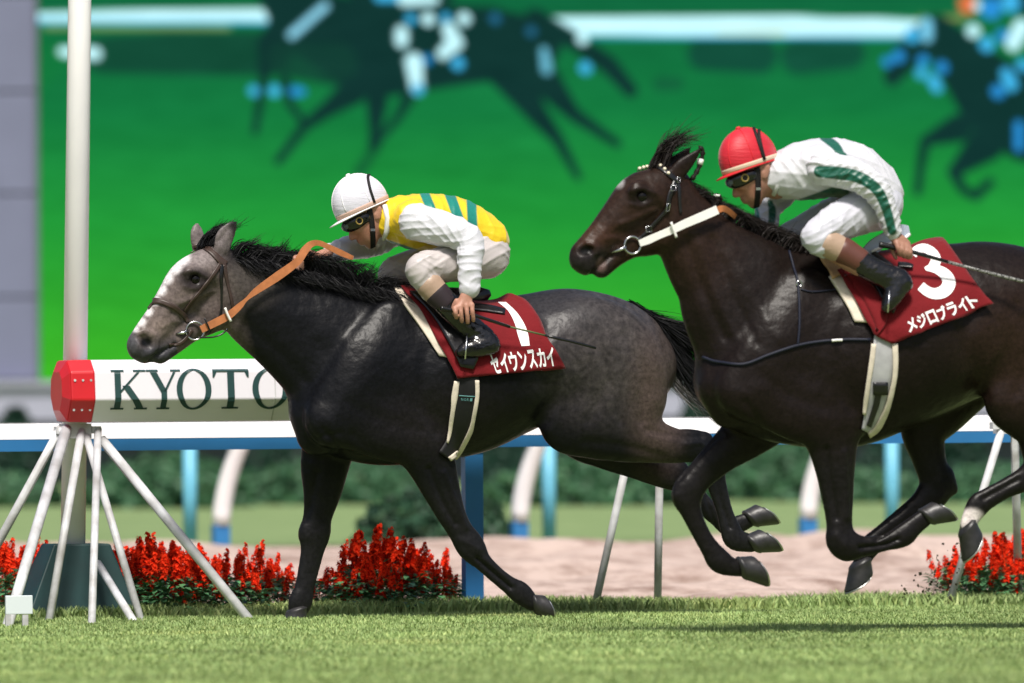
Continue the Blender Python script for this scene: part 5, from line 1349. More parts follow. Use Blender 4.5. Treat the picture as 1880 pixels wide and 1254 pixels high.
tube_px('seat', FR2, [(1500, 462, 0), (1550, 484, 0), (1600, 490, 0), (1640, 480, 0)], [.035, .05, .055, .03], M['black_leather'], sad2, 16)
M['pale_leather'] = mat('pale_grey_leather', (0.36, 0.41, 0.50), 0.35, 0.5, var=0.1, scale=20)
ribbon('cantle', FR2, [(1588, 470, .06), (1606, 451, .05), (1630, 437, .04), (1652, 428, .03), (1668, 424, .02)], [22, 24, 24, 30, 18], M['pale_leather'], sad2, .018)
tube_px('cantle_edge', FR2, [(1600, 462, .07), (1628, 449, .06), (1655, 441, .05), (1670, 430, .03)], .007, M['white_leather'], sad2)
strap('surcingle_end', [(1648, 492), (1665, 493), (1676, 495)], [9, 9, 5], *c_, .02, M['black_leather'], sad2, .006)
bp2 = empty('breastplate', tuple(FR2.wp(1400, 640, .2)), 'thin navy breast strap cord with white clips on the bay horse', 'harness')
tube_on('cord', [(1291, 656), (1320, 665), (1365, 669), (1411, 652), (1458, 636), (1500, 628), (1550, 624), (1598, 624)], .0075, *a_, .005, M['navy_cord'], bp2)
tube_on('cord', [(1448, 462), (1456, 490), (1464, 515), (1467, 560), (1467, 600), (1464, 634)], .006, *a_, .005, M['navy_cord'], bp2)
ring('ring', surf(*a_, 1467, 522, .008), BV, .012, .0035, M['steel'], bp2, 20, 8)
tube_on('cord', [(1470, 532), (1490, 536), (1520, 534), (1545, 530)], .004, *a_, .004, M['navy_cord'], bp2)
tube_on('clip', [(1526, 626), (1536, 625), (1546, 625)], .006, *a_, .012, M['white_leather'], bp2)
br2 = empty('bridle', tuple(FR2.wp(1180, 420, .1)), 'black bridle with studded browband and white rein on the bay horse', 'bridle')
bb = strap('browband', [(1167, 308), (1178, 303), (1193, 301), (1213, 308), (1229, 321), (1243, 333)], [8, 9, 9, 10, 10, 9], *a_, .005, M['black_leather'], br2, .006)
M['stud'] = mat('cream_stud', (0.80, 0.72, 0.55), 0.4, 0.5)
for (x, y) in ((1173, 305), (1180, 302.5), (1187, 301.5), (1195, 301), (1204, 303.5), (1212, 307.5), (1219.5, 313), (1226.5, 319.5)):
    c = surf(*a_, x, y, .010); MB().tube([c + BV * .004, c - BV * .004, c - BV * .008], [.0075, .0075, .003], 10).build('stud', M['stud'], bb, smooth=True)
strap('cheek_strap', [(1240, 333), (1235, 345), (1228, 361), (1224, 383), (1214, 396), (1199, 412), (1187, 426), (1172, 440)], [10, 9, 8, 8, 6, 6, 6, 6], *a_, .005, M['black_leather'], br2, .006)
strap('throat_strap', [(1244, 330), (1246, 350), (1247, 370), (1249, 392)], [7, 6, 5, 5], *a_, .005, M['black_leather'], br2, .006)
for (x, y, w, h) in ((1234, 346, 9, 9), (1243.5, 331, 5, 11), (1225, 380, 5, 13), (1190, 420, 11, 11)):
    P4 = [(x - w / 2, y - h / 2), (x + w / 2, y - h / 2), (x + w / 2, y + h / 2), (x - w / 2, y + h / 2), (x - w / 2, y - h / 2)]
    MB().tube([surf(*a_, q[0], q[1], .011) for q in P4], .0022, 6).build('buckle', M['steel'], br2, smooth=True)
rc = surf(BVH2, FR2, 1160, 450, .012)
ring('bit_ring', rc, BV, 15.5 / S2, .0045, M['steel'], br2)
MB().tube([surf(BVH2, FR2, 1122, 463, .004), surf(BVH2, FR2, 1138, 458, .014), rc + AV * (-13 / S2) - Vector((0, 0, .008))], [.004, .007, .010], 12).build('bit_bar', M['steel'], br2, smooth=True)
ribbon('rein', FR2, [(1174, 447, .10), (1192, 440, .105), (1210, 432, .11), (1234, 422, .115), (1257, 411, .12), (1290, 397, .12), (1317, 385, .115)], [11, 13, 12, 13, 14, 15, 15], M['white_leather'], br2, .007)
ribbon('rein_grip', FR2, [(1317.5, 385, .115), (1327, 383, .10), (1337, 387, .07), (1350, 398, .03)], [11, 11, 10, 9], M['tan_leather'], br2, .005)
tube_px('rein_stop', FR2, [(1232, 408, .135), (1237, 422, .136), (1242, 436, .135)], .006, M['white_leather'], br2)
# tongue just showing
tube_px('tongue', FR2, [(1106, 478, .034), (1099, 487, .036), (1093, 495, .034)], [.006, .011, .007], mat('tongue', (0.35, 0.13, 0.11), 0.45), horse2)
# ------------------------------------------------------------------ riders
def soften(V, F):
    S = np.zeros_like(V); C = np.zeros(len(V))
    for i in range(4):
        for j in ((i + 1) % 4, (i + 3) % 4):
            S += np.stack([np.bincount(F[:, i], V[F[:, j], q], len(V)) for q in range(3)], 1); C += np.bincount(F[:, i], minlength=len(V))
    return V * .5 + .5 * S / np.maximum(C, 1)[:, None]
def wrinkle(V, F, amp, freq, axis, seed):
    """soft cloth folds across an axis"""
    N = vnormals(V, F); g = np.random.default_rng(seed); a = np.asarray(axis, dtype=float); a /= np.linalg.norm(a)
    out = np.zeros(len(V))
    for k in range(5):
        d = a + g.normal(size=3) * .5; d /= np.linalg.norm(d); f = freq * g.uniform(.7, 1.6)
        w = g.normal(size=3); m_ = np.clip(np.sin(V @ w * freq * .22 + g.uniform(0, 6)) + .25, 0, 1)
        out += m_ * ((1 - np.abs(np.sin(V @ d * f + 1.5 * np.sin(V @ w * freq * .3 + g.uniform(0, 6)) + g.uniform(0, 6)))) ** 2 - .3)
    return V + N * (out * amp)[:, None]
M['skin'] = attr_mat('skin', 0.5, 0.4, 0.12, 60.0, bump=0.0006, bscale=300)
M['silk'] = attr_mat('silk', 0.42, 0.45, 0.03, 20.0, bump=0.003, bscale=26.0, sheen=0.2)
M['boot'] = mat('boot_leather', (0.006, 0.006, 0.007), 0.16, 0.6, bump=0.006, bscale=22.0)
M['goggle'] = mat('goggle_black', (0.006, 0.006, 0.007), 0.12, 0.6)
M['lens'] = mat('goggle_lens', (0.05, 0.07, 0.11), 0.06, 0.8)
M['gold'] = mat('vent_gold', (0.30, 0.21, 0.05), 0.4, 0.5)
M['elastic'] = mat('black_elastic', (0.008, 0.007, 0.007), 0.7, 0.3)

class Rider:
    def __init__(s, fr, S, name_label, cat='person'):
        s.fr = fr; s.S = S; s.label = name_label
    def field(s, lo, hi, half, h=.006):
        a = s.fr.hit(*lo); b = s.fr.hit(*hi)
        return Field((min(a[0], b[0]), -half, min(a[2], b[2])), (max(a[0], b[0]), half, max(a[2], b[2])), h)
    def part(s, name, specs, mat_, parent, colour, h=.006, wr=None, smooth=2, k=.02, cuts=(), paint_=None):
        """cloth part from chains of (px, py, r px, lateral m, l)"""
        st = [st_(s.fr, rows, s.S) for rows in specs]
        al = np.concatenate([np.array(x) for x in st]); R = al[:, 3:].max() + .03
        F = Field(al[:, :3].min(0) - R, al[:, :3].max(0) + R, h)
        for x in st: F.chain(x, k, L0, 6)
        for p, n_ in cuts: F.cut(p, n_)
        V, Fq = F.mesh(smooth)
        if wr: V = soften(soften(wrinkle(V, Fq, *wr), Fq), Fq)
        Wd = s.fr.world(V); X, Y = project(Wd)
        C = np.tile(np.array(colour, dtype=float), (len(V), 1))
        if paint_: C = paint_(C, X, Y, V)
        return mesh(name, Wd, None, mat_, parent, tuple(s.fr.o) if parent is None else None, True, attr=C, faces_np=Fq)

def head_axes(fr, S, cx, cy, ang, l0):
    """ang: picture angle (degrees, y down) of the facing direction"""
    f = (cos(radians(ang)), sin(radians(ang))); u = (-f[1], f[0])
    if u[1] > 0: u = (-u[0], -u[1])
    def at(fw, up, l=0.0): return (cx + f[0] * fw + u[0] * up, cy + f[1] * fw + u[1] * up, l0 + l)
    return at
def head_spec(at, k):
    """head chains around the axes (px at the scale k)"""
    q = lambda fw, up, l, r, rl: (*at(fw * k, up * k, l)[:2], r * k, rl, at(0, 0, l)[2])
    return [
        ('add', .02, [q(-6, 14, 0, 40, .076), q(4, 0, 0, 38, .074)]),
        ('add', .02, [q(10, -10, 0, 30, .066), q(12, -30, 0, 22, .055), q(13, -44, 0, 13, .038)]),
        ('add', .012, [q(14, -47, 0, 10, .024), q(17, -50, 0, 8, .018)]),          # chin
        ('add', .012, [q(32, 3, .03, 7, .018), q(36, 4, 0, 7, .02), q(32, 3, -.03, 7, .018)]),   # brow
        ('add', .010, [q(34, -6, 0, 5, .011), q(38, -17, 0, 6, .012), q(41, -25, 0, 6.5, .013)]),  # nose
        ('add', .010, [q(35, -27, .011, 4, .008)]), ('add', .010, [q(35, -27, -.011, 4, .008)]),
        ('add', .010, [q(26, -13, .042, 9, .016)]), ('add', .010, [q(26, -13, -.042, 9, .016)]),   # cheeks
        ('add', .008, [q(29, -36, .014, 4, .010), q(32, -36, 0, 4.5, .012), q(29, -36, -.014, 4, .010)]),   # lips
        ('add', .008, [q(27, -42, .012, 4, .009), q(30, -42, 0, 4.5, .011), q(27, -42, -.012, 4, .009)]),
        ('add', .006, [q(-20, 2, .076, 11, .010), q(-17, -9, .074, 7, .008)]), ('add', .006, [q(-20, 2, -.076, 11, .010), q(-17, -9, -.074, 7, .008)]),   # ears
        ('sub', .006, [q(-17, 2, .088, 5, .008)]),
        ('add', .03, [q(-14, -18, 0, 24, .052), q(-30, -30, 0, 26, .056)]),        # nape
    ]
def helmet(fr, S, at, k, parent, cshell, cpeak, cband, strap_fw, rf=52, ru=55, rl=.107, up0=12, ctr=(2, 26), peak=17, panel=None):
    """dome with peak, band, seams, button and elastic"""
    P = lambda fw, up, l: Vector(fr.world(fr.hit(*at(fw * k, up * k, l)))[0])
    n, m = 48, 16; mb = MB(); vmax = math.acos((up0 - ctr[1]) / ru)
    def dome(u, v, e=1.0): return P(ctr[0] + rf * e * sin(v) * cos(u), ctr[1] + ru * e * cos(v), rl * e * sin(v) * sin(u))
    mb.v.append(dome(0, 0))
    for i in range(1, m + 1):
        for j in range(n): mb.v.append(dome(2 * pi * j / n, vmax * i / m))
    for j in range(n): mb.f.append([0, 1 + (j + 1) % n, 1 + j])
    for i in range(m - 1):
        for j in range(n):
            a = 1 + i * n + j; b = 1 + i * n + (j + 1) % n; mb.f.append([a, b, b + n, a + n])
    mb.f.append([1 + (m - 1) * n + j for j in range(n)])
    hm = mb.build('helmet', cshell, parent, smooth=True)
    def band(name, va, vb, e, mt, par, t=.002):
        rows = [[dome(2 * pi * j / n, v, e) for j in range(n + 1)] for v in np.linspace(va, vb, 4)]
        return grid_mesh(name, rows, mt, par, t)
    band('helmet_band', vmax - .16, vmax - .01, 1.012, cband, hm)
    # peak: rim that is wide in front and narrow behind
    rows = []
    for t in (0.0, .5, 1.0):
        row = []
        for j in range(n + 1):
            u = 2 * pi * j / n; ex = (peak * max(0, cos(u)) ** 1.3 + 3) * t
            d = dome(u, vmax, 1.0); e_ = P(ctr[0] + (rf + ex) * sin(vmax) * cos(u), up0 - 3 * t * max(0, cos(u)) - 1.5, (rl + .006 * t) * sin(vmax) * sin(u))
            row.append(d.lerp(e_, t) if t < 1 else e_)
        rows.append(row)
    grid_mesh('helmet_peak', rows, cpeak, hm, .005)
    for u in ((2.9, 1.9, .95, .12, -1.2, -2.2) if panel is None else panel):
        MB().tube([dome(u, v, 1.003) for v in np.linspace(.1, vmax - .17, 14)], .0022, 6).build('seam', cpeak, hm, smooth=True)
    c = dome(0, 0, 1.0); up_ = (dome(0, 0, 1.1) - c).normalized()
    MB().tube([c - up_ * .002, c + up_ * .006, c + up_ * .010], [.012, .012, .006], 14).build('button', cpeak, hm, smooth=True)
    # goggle elastic over the shell
    for fw0, fw1 in strap_fw:
        pts = []
        for j in range(25):
            th = pi * j / 24 - pi / 2; fw = fw0 + (fw1 - fw0) * abs(th) / (pi / 2)
            s_ = sqrt(max(.02, 1 - ((fw - ctr[0]) / rf) ** 2)) * 1.012
            pts.append(P(fw, ctr[1] + ru * s_ * (cos(th) * 1.0) + (0 if abs(th) < 1.3 else -10 * (abs(th) - 1.3) / .27), rl * s_ * sin(th) * 1.0))
        MB().tube(pts, .0075, 8).build('goggle_strap', M['elastic'], hm, smooth=True)
    return hm
def goggles(rd, at, k, parent):
    q = lambda fw, up, l, r, rl: (*at(fw * k, up * k, l)[:2], r * k, rl, at(0, 0, l)[2])
    o = rd.part('goggles', [[q(4, -2, .074, 10, .014), q(24, -3, .060, 13, .016), q(37, -3, .034, 13, .014), q(42, -2, 0, 10, .013), q(37, -3, -.034, 13, .014), q(24, -3, -.060, 13, .016), q(4, -2, -.074, 10, .014)]], M['goggle'], parent, (0.006,) * 3, .004, smooth=1, k=.006)
    rd.part('lens', [[q(32, -3, .056, 9, .012), q(42, -3, .034, 9.5, .012), q(46, -2, .010, 7, .010)]], M['lens'], o, (0.05,) * 3, .004, smooth=1, k=.006)
    c = Vector(rd.fr.world(rd.fr.hit(*at(17 * k, -3 * k, .083)))[0])
    ring('vent', c, BV, 6 * k / rd.S, .0035, M['gold'], o, 22, 8)
    MB().tube([c + BV * .004, c - BV * .002], 5 * k / rd.S, 18).build('vent_cap', M['goggle'], o)
    return o
def hand_chains(kn, dirf, palm, thumb, r=.0088):
    """kn: four knuckle points, dirf: finger joints offsets; local metres"""
    out = []
    for i, p in enumerate(kn):
        p = np.array(p); pts = [p]; ln = (.92, 1.0, .97, .82)[i]
        for d in dirf: pts.append(pts[-1] + np.array(d) * ln)
        rr = [r * 1.12, r, r * .95, r * .8]
        out.append([(*q, rr[j], rr[j]) for j, q in enumerate(pts)])
    return out, palm, thumb
def build_body(rd, name, label, limbs, headspec, hands, skin, lo, hi, half, parent=None, dark=None):
    F = rd.field(lo, hi, half, .0055)
    for rows in limbs: F.chain(st_(rd.fr, rows, rd.S), .02, L0, 5)
    for op, k, rows in headspec: F.chain(st_(rd.fr, rows, rd.S), k, L0, 4, op)
    for hand in hands:
        for ch, k in hand: F.chain(ch, k, L0, 4)
    V, Fq = F.mesh(1); Wd = rd.fr.world(V); X, Y = project(Wd)
    C = np.tile(np.array(skin), (len(V), 1))
    if dark: C = dark(C, X, Y)
    o = mesh(name, Wd, None, M['skin'], None, tuple(rd.fr.wp(*label[2])), True, attr=C, faces_np=Fq)
    return tag(o, label[0], label[1])
def fist(rd, wrist, knuck, tips, l, lk, thumb_pts, S):
    """wrist px, list of 4 knuckle px, list of 4 fingertip px; the fingers close round a stick behind them"""
    fr = rd.fr; H = lambda p, l_: fr.hit(p[0], p[1], l_); out = []
    kc = np.mean(np.array(knuck), 0)
    w0 = H(wrist, l); pc = H(((wrist[0] + kc[0]) / 2, (wrist[1] + kc[1]) / 2), l + .004); p2 = H(kc, l)
    out.append(([(*w0, .025, .022), (*pc, .033, .021), (*p2, .036, .019)], .012))
    for i, (kn, tp) in enumerate(zip(knuck, tips)):
        a = H(kn, lk); m1 = H((kn[0] * .55 + tp[0] * .45, kn[1] * .55 + tp[1] * .45), lk + .010); b = H(tp, lk - .004); c = H((tp[0] * .75 + kn[0] * .25 - 1, tp[1] * .75 + kn[1] * .25), lk - .026)
        out.append(([(*a, .0122, .0122), (*m1, .0112, .0112), (*b, .0104, .0104), (*c, .009, .009)], .003))
        out.append(([(*pc, .012, .012), (*a, .0115, .0115)], .010))
    out.append(([(*H(p, l_), r, r) for p, l_, r in thumb_pts], .006))
    return out

YEL = (0.72, 0.50, 0.015); GRN = (0.01, 0.19, 0.15); WHT = (0.56, 0.56, 0.60); LIL = (0.47, 0.43, 0.425); TAN = (0.36, 0.25, 0.18)
M['boot_brown'] = mat('boot_top_brown', (0.10, 0.035, 0.025), 0.4, 0.4, var=0.1)
M['boot_dark'] = mat('boot_top_dark', (0.028, 0.020, 0.024), 0.5, 0.3)

# ---- rider in yellow and green on the leading horse
R1 = Rider(FR1, S1, '')
at1 = head_axes(FR1, S1, 674, 396, 156.0, 0.0)
leg_n = [(888, 466, 36, .085, .09), (850, 478, 31, .075, .15), (805, 486, 27, .065, .20), (770, 493, 23, .055, .225), (790, 522, 20, .045, .24), (825, 565, 17, .040, .265), (862, 604, 10, .024, .295), (884, 622, 8, .02, .308)]
leg_f = [(882, 464, 36, .085, -.09), (820, 476, 31, .075, -.17), (755, 492, 26, .06, -.225), (722, 504, 23, .055, -.235), (745, 545, 18, .042, -.25), (785, 595, 10, .026, -.278)]
arm_n = [(764, 406, 24, .055, .16), (800, 417, 23, .05, .205), (838, 428, 20, .044, .26), (862, 443, 18, .04, .29), (863, 478, 15, .034, .325), (862, 508, 12, .028, .345), (861, 532, 10.5, .023, .355)]
arm_f = [(737, 408, 24, .055, -.16), (706, 430, 21, .045, -.23), (682, 446, 17, .038, -.25), (645, 455, 14, .032, -.17), (612, 462, 10, .026, -.09), (592, 468, 9, .022, -.05)]
tors = [(700, 402, 22, .05, 0), (722, 402, 28, .075, 0), (752, 407, 40, .13, 0), (790, 409, 44, .15, 0), (835, 414, 42, .14, 0), (872, 436, 40, .135, 0), (892, 458, 38, .14, 0)]
h_n = fist(R1, (860, 532), [(835, 567), (845, 563), (856, 561), (866, 560)], [(838, 583), (848, 590), (859, 592), (869, 588)], .352, .372, [((838, 552), .345, .012), ((832, 566), .335, .011), ((836, 580), .325, .010)], S1)
h_f = [([(*FR1.hit(592, 468, -.05), .022, .02), (*FR1.hit(572, 474, -.02), .026, .02), (*FR1.hit(552, 478, .0), .026, .02)], .012)] + \
      [([(*FR1.hit(556 - 4 * i, 470 + 5 * i, .01), .0098, .0098), (*FR1.hit(541 - 2 * i, 472 + 6 * i, .035), .0092, .0092), (*FR1.hit(545, 478 + 6 * i, .055), .0085, .0085), (*FR1.hit(556, 481 + 5 * i, .058), .0075, .0075)], .004) for i in range(4)] + \
      [([(*FR1.hit(580, 466, -.02), .011, .011), (*FR1.hit(562, 460, .01), .010, .010), (*FR1.hit(550, 465, .03), .008, .008)], .006)]
def face_paint(nose, cheek):
    def f(C, X, Y):
        C = mixc(C, blob(X, Y, *nose, 12, 10, .6) * .4, (0.42, 0.13, 0.10)); C = mixc(C, blob(X, Y, *cheek, 16, 14, .6) * .3, (0.45, 0.17, 0.12)); return C
    return f
person1 = build_body(R1, 'person', ('rider in white cap and yellow top with green hoops, crouched over the leading horse', 'person', (850, 600, 0)),
                     [leg_n, leg_f, arm_n, arm_f, tors], head_spec(at1, 1.0), [h_n, h_f], (0.40, 0.20, 0.14), (520, 312), (960, 680), .44, dark=face_paint((655, 436), (676, 425)))
hoops = lambda C, X, Y, V: C
def jersey1(C, X, Y, V):
    Vn = V.copy(); Vn[:, 1] = -np.abs(Vn[:, 1]); X, Y = project(FR1.world(Vn))
    def stripe(C, q0, q1, sl):
        q = X - sl * (Y - 360); a = np.clip((q - q0) / 2 + .5, 0, 1) * np.clip((q1 - q) / 2 + .5, 0, 1); return mixc(C, a, GRN)
    C = stripe(C, 772, 791, .42); C = stripe(C, 817, 837, .36); C = stripe(C, 856, 874, .05)
    low = np.clip((Y - (437 + .33 * (X - 705))) / 2, 0, 1) * np.clip((770 - X) / 4, 0, 1)
    C = mixc(C, low, GRN); C = mixc(C, np.clip((Y - 459) / 2, 0, 1) * np.clip((X - 780) / 4, 0, 1) * np.clip((835 - X) / 4, 0, 1), GRN)
    return C
R1.part('jersey', [[(710, 402, 36, .088, 0), (728, 403, 42, .12, 0), (755, 407, 50, .165, 0), (790, 408, 53, .178, 0), (832, 412, 51, .165, 0), (868, 428, 48, .158, 0), (888, 442, 46, .158, 0)],
                   [(760, 402, 36, .06, .13), (790, 408, 34, .055, .14)], [(760, 402, 36, .06, -.13), (790, 408, 34, .055, -.14)]], M['silk'], person1, YEL, .005, (.0032, 46, (1, 0, .4), 3), paint_=jersey1, k=.03)
R1.part('sleeve', [[(766, 408, 35, .072, .175), (800, 417, 33, .066, .215), (836, 427, 30, .058, .265), (862, 443, 27, .052, .295), (863, 475, 24, .048, .325), (862, 500, 22, .044, .34), (862, 513, 22, .042, .345), (862, 521, 17, .034, .348), (862, 528, 21, .040, .35)]], M['silk'], person1, WHT, .005, (.006, 62, (.3, 0, 1), 5))
R1.part('sleeve', [[(737, 408, 35, .072, -.165), (706, 430, 31, .06, -.235), (682, 447, 26, .052, -.255), (645, 454, 23, .046, -.17), (622, 460, 20, .04, -.10), (611, 463, 18, .034, -.085)]], M['silk'], person1, WHT, .005, (.006, 62, (1, 0, .3), 6))
R1.part('breeches', [[(872, 440, 43, .15, 0), (892, 462, 41, .15, 0)], [(893, 470, 42, .095, .085), (850, 479, 38, .09, .145), (805, 486, 33, .078, .195), (771, 493, 28, .066, .222), (780, 512, 26, .057, .23), (792, 530, 24, .052, .24)],
                     [(893, 470, 42, .095, -.085), (820, 477, 37, .085, -.17), (755, 490, 32, .074, -.225), (720, 505, 28, .066, -.235), (740, 540, 24, .052, -.25)]], M['silk'], person1, LIL, .005, (.005, 55, (.5, 0, -.6), 8), k=.03)
R1.part('sock', [[(789, 524, 25.5, .055, .24), (806, 544, 24, .051, .25)]], M['silk'], person1, TAN, .006)
R1.part('boot', [[(812, 549, 24, .049, .253), (830, 570, 23, .046, .265), (856, 595, 22, .044, .285), (880, 612, 21, .042, .30), (894, 624, 20, .040, .308), (903, 634, 15, .038, .312)], [(902, 634, 16, .038, .314), (880, 637, 19, .040, .318), (858, 641, 15, .038, .318), (844, 647, 9, .03, .315)]], M['boot'], person1, (0.006,) * 3, .006, (.0018, 90, (.7, 0, -.7), 9))
R1.part('boot', [[(740, 540, 24, .05, -.25), (765, 572, 20, .044, -.268), (795, 605, 17, .04, -.285)], [(798, 612, 14, .036, -.29), (775, 622, 12, .036, -.295), (750, 628, 9, .03, -.295)]], M['boot'], person1, (0.006,) * 3, .007)
R1.part('boot_top', [[(803, 540, 25, .053, .249), (818, 556, 22.5, .048, .258)]], M['boot_dark'], person1, (0.02,) * 3, .006)
M['cap_white'] = mat('cap_white', (0.60, 0.59, 0.66), 0.55, 0.3, var=0.03, scale=10, bump=0.0035, bscale=20.0, stretch=(.5, .5, 3.2), sheen=.2)
M['cap_trim'] = mat('cap_trim', (0.80, 0.78, 0.80), 0.5, 0.3)
M['cap_band'] = mat('cap_band', (0.55, 0.38, 0.31), 0.7, 0.2)
hm1 = helmet(FR1, S1, at1, 1.0, person1, M['cap_white'], M['cap_trim'], M['cap_band'], [(-34, -22)])
goggles(R1, at1, 1.0, person1)
def chin_strap(rd, at, k, parent):
    P = lambda fw, up, l: Vector(rd.fr.world(rd.fr.hit(*at(fw * k, up * k, l)))[0])
    rows = []
    for t in np.linspace(0, 1, 14):
        fw = -8 + 22 * t ** 1.4; up = 8 - 66 * t; l = .083 - .018 * t - .05 * t ** 4
        rows.append([P(fw - 5, up, l), P(fw + 5, up, l)])
    grid_mesh('chin_strap', rows, M['elastic'], parent, .004)
    MB().box(P(1, -28, .083), .022, .006, .012, (AV, BV, Z3)).build('strap_buckle', M['steel'], parent)
chin_strap(R1, at1, 1.0, person1)
MB().tube([Vector(FR1.world(FR1.hit(x, y, l))[0]) for x, y, l in ((706, 376, .07), (712, 400, .085), (710, 425, .075), (704, 440, .04))], [.012, .014, .013, .010], 10).build('collar', mat('collar_white', (0.7, 0.7, 0.68), 0.6), person1, smooth=True)
# stirrup under the near boot
def stirrup(fr, S, foot, l, parent, top):
    P = lambda x, y, l_: Vector(fr.world(fr.hit(x, y, l_))[0]); x, y = foot
    MB().tube([P(x - 2, y + 9, l + .055), P(x, y - 14, l + .052), P(x + 1, y - 30, l + .02), P(x + 1, y - 34, l), P(x + 1, y - 30, l - .03), P(x, y - 14, l - .055), P(x - 2, y + 9, l - .055), P(x - 2, y + 9, l + .055)], .0045, 8).build('stirrup', M['steel'], parent, smooth=True)
    rows = [[P(top[0] + (x - top[0]) * t - 5, top[1] + (y - 34 - top[1]) * t, l - .02 * (1 - t)), P(top[0] + (x - top[0]) * t + 5, top[1] + (y - 34 - top[1]) * t, l - .02 * (1 - t))] for t in np.linspace(0, 1, 8)]
    grid_mesh('stirrup_leather', rows, M['black_leather'], parent, .004)
stirrup(FR1, S1, (856, 649), .318, sad1, (842, 560))
# whip
def whip(fr, label, pts, loc):
    w = empty('whip', tuple(fr.wp(*loc)), label, 'whip')
    P = lambda p: Vector(fr.world(fr.hit(*p))[0])
    return w, P
wh1, P = whip(FR1, 'thin black riding whip with green shaft in the fist of the yellow clad rider', None, (850, 571, .255))
MB().tube([P((809, 566, .355)), P((812, 566.5, .355)), P((830, 570, .355)), P((875, 580, .356)), P((936, 600, .362))], [.012, .0125, .0095, .0085, .0075], 10).build('grip', M['black_leather'], wh1, smooth=True)
MB().tube([P((936, 600, .362)), P((1000, 615.5, .37))], [.0048, .0045], 8).build('shaft', mat('whip_green', (0.10, 0.13, 0.05), 0.4), wh1, smooth=True)
MB().tube([P((1000, 615.5, .37)), P((1018, 620, .372)), P((1050, 627, .376)), P((1094, 639, .38))], [.006, .0075, .007, .006], 8).build('tip', M['black_leather'], wh1, smooth=True)

# ---- rider in white and green on the bay horse
R2 = Rider(FR2, S2, ''); K2 = S2 / S1
at2 = head_axes(FR2, S2, 1384, 318, 162.0, 0.0)
leg_n = [(1606, 372, 38, .09, .09), (1570, 392, 32, .078, .15), (1530, 412, 28, .066, .20), (1497, 434, 24, .056, .225), (1530, 458, 21, .046, .245), (1575, 488, 18, .040, .275), (1625, 508, 11, .026, .306), (1645, 514, 9, .022, .318)]
leg_f = [(1600, 372, 38, .09, -.09), (1540, 395, 32, .078, -.16), (1480, 425, 27, .062, -.225), (1445, 444, 23, .055, -.235), (1480, 490, 19, .042, -.25), (1535, 535, 11, .028, -.278)]
arm_n = [(1510, 308, 24, .055, .16), (1545, 314, 23, .05, .21), (1580, 328, 20, .044, .25), (1612, 350, 18, .04, .27), (1628, 390, 14, .034, .27), (1638, 420, 11, .026, .265), (1642, 432, 10, .022, .265)]
arm_f = [(1462, 325, 24, .055, -.16), (1432, 355, 20, .045, -.22), (1412, 380, 17, .038, -.24), (1408, 410, 14, .032, -.17), (1403, 432, 10, .026, -.09), (1396, 446, 9, .022, -.05)]
tors = [(1412, 322, 22, .05, 0), (1432, 322, 28, .075, 0), (1468, 316, 42, .13, 0), (1520, 308, 45, .15, 0), (1565, 316, 43, .14, 0), (1598, 345, 42, .135, 0), (1612, 370, 40, .14, 0)]
h_n = fist(R2, (1643, 434), [(1646, 446), (1655, 449), (1664, 453), (1670, 458)], [(1652, 468), (1660, 471), (1667, 473), (1672, 472)], .265, .282, [((1636, 452), .25, .012), ((1640, 464), .25, .011), ((1645, 474), .252, .009)], S2)
h_f = [([(*FR2.hit(1396, 446, -.05), .022, .02), (*FR2.hit(1386, 456, -.03), .026, .02), (*FR2.hit(1376, 464, -.02), .024, .02)], .012)] + \
      [([(*FR2.hit(1378 - 3 * i, 458 + 4 * i, -.01), .0098, .0098), (*FR2.hit(1366 - 2 * i, 462 + 5 * i, .0), .0092, .0092), (*FR2.hit(1364, 470 + 5 * i, .01), .0085, .0085), (*FR2.hit(1372, 475 + 4 * i, .01), .0075, .0075)], .004) for i in range(4)] + \
      [([(*FR2.hit(1388, 446, -.03), .011, .011), (*FR2.hit(1374, 444, -.01), .010, .010), (*FR2.hit(1366, 450, .0), .008, .008)], .006)]
person2 = build_body(R2, 'person', ('rider in red cap and white top with dark green stripes, crouched over the bay horse', 'person', (1600, 500, 0)),
                     [leg_n, leg_f, arm_n, arm_f, tors], head_spec(at2, K2), [h_n, h_f], (0.34, 0.17, 0.12), (1300, 225), (1690, 600), .44, dark=face_paint((1354, 350), (1380, 350)))
G2 = (0.006, 0.085, 0.055)
def line_paint(C, X, Y, pts, w, colr):
    d = np.full(len(X), 1e9); P_ = catmull([(*p, w[i]) for i, p in enumerate(pts)], 5)
    for (x0, y0, r0), (x1, y1, r1) in zip(P_, P_[1:]):
        dx, dy = x1 - x0, y1 - y0; L = dx * dx + dy * dy + 1e-6; t = np.clip(((X - x0) * dx + (Y - y0) * dy) / L, 0, 1)
        d = np.minimum(d, np.hypot(X - x0 - t * dx, Y - y0 - t * dy) - (r0 + (r1 - r0) * t))
    return mixc(C, np.clip(.5 - d / 2.5, 0, 1), colr)
def jersey2(C, X, Y, V):
    Vn = V.copy(); Vn[:, 1] = -np.abs(Vn[:, 1]); X, Y = project(FR2.world(Vn))
    C = line_paint(C, X, Y, [(1512, 252), (1534, 268), (1546, 286), (1560, 292)], [7, 8, 7, 5], G2)
    C = line_paint(C, X, Y, [(1530, 291), (1550, 284)], [4, 4], G2)
    C = line_paint(C, X, Y, [(1468, 374), (1505, 366), (1545, 352)], [8, 13, 14], G2)
    return C
def sleeve2(C, X, Y, V):
    X = X; return line_paint(C, X, Y, [(1505, 315), (1540, 318), (1575, 325), (1608, 346), (1626, 380), (1638, 424)], [11, 12, 11, 10, 9, 8], G2)
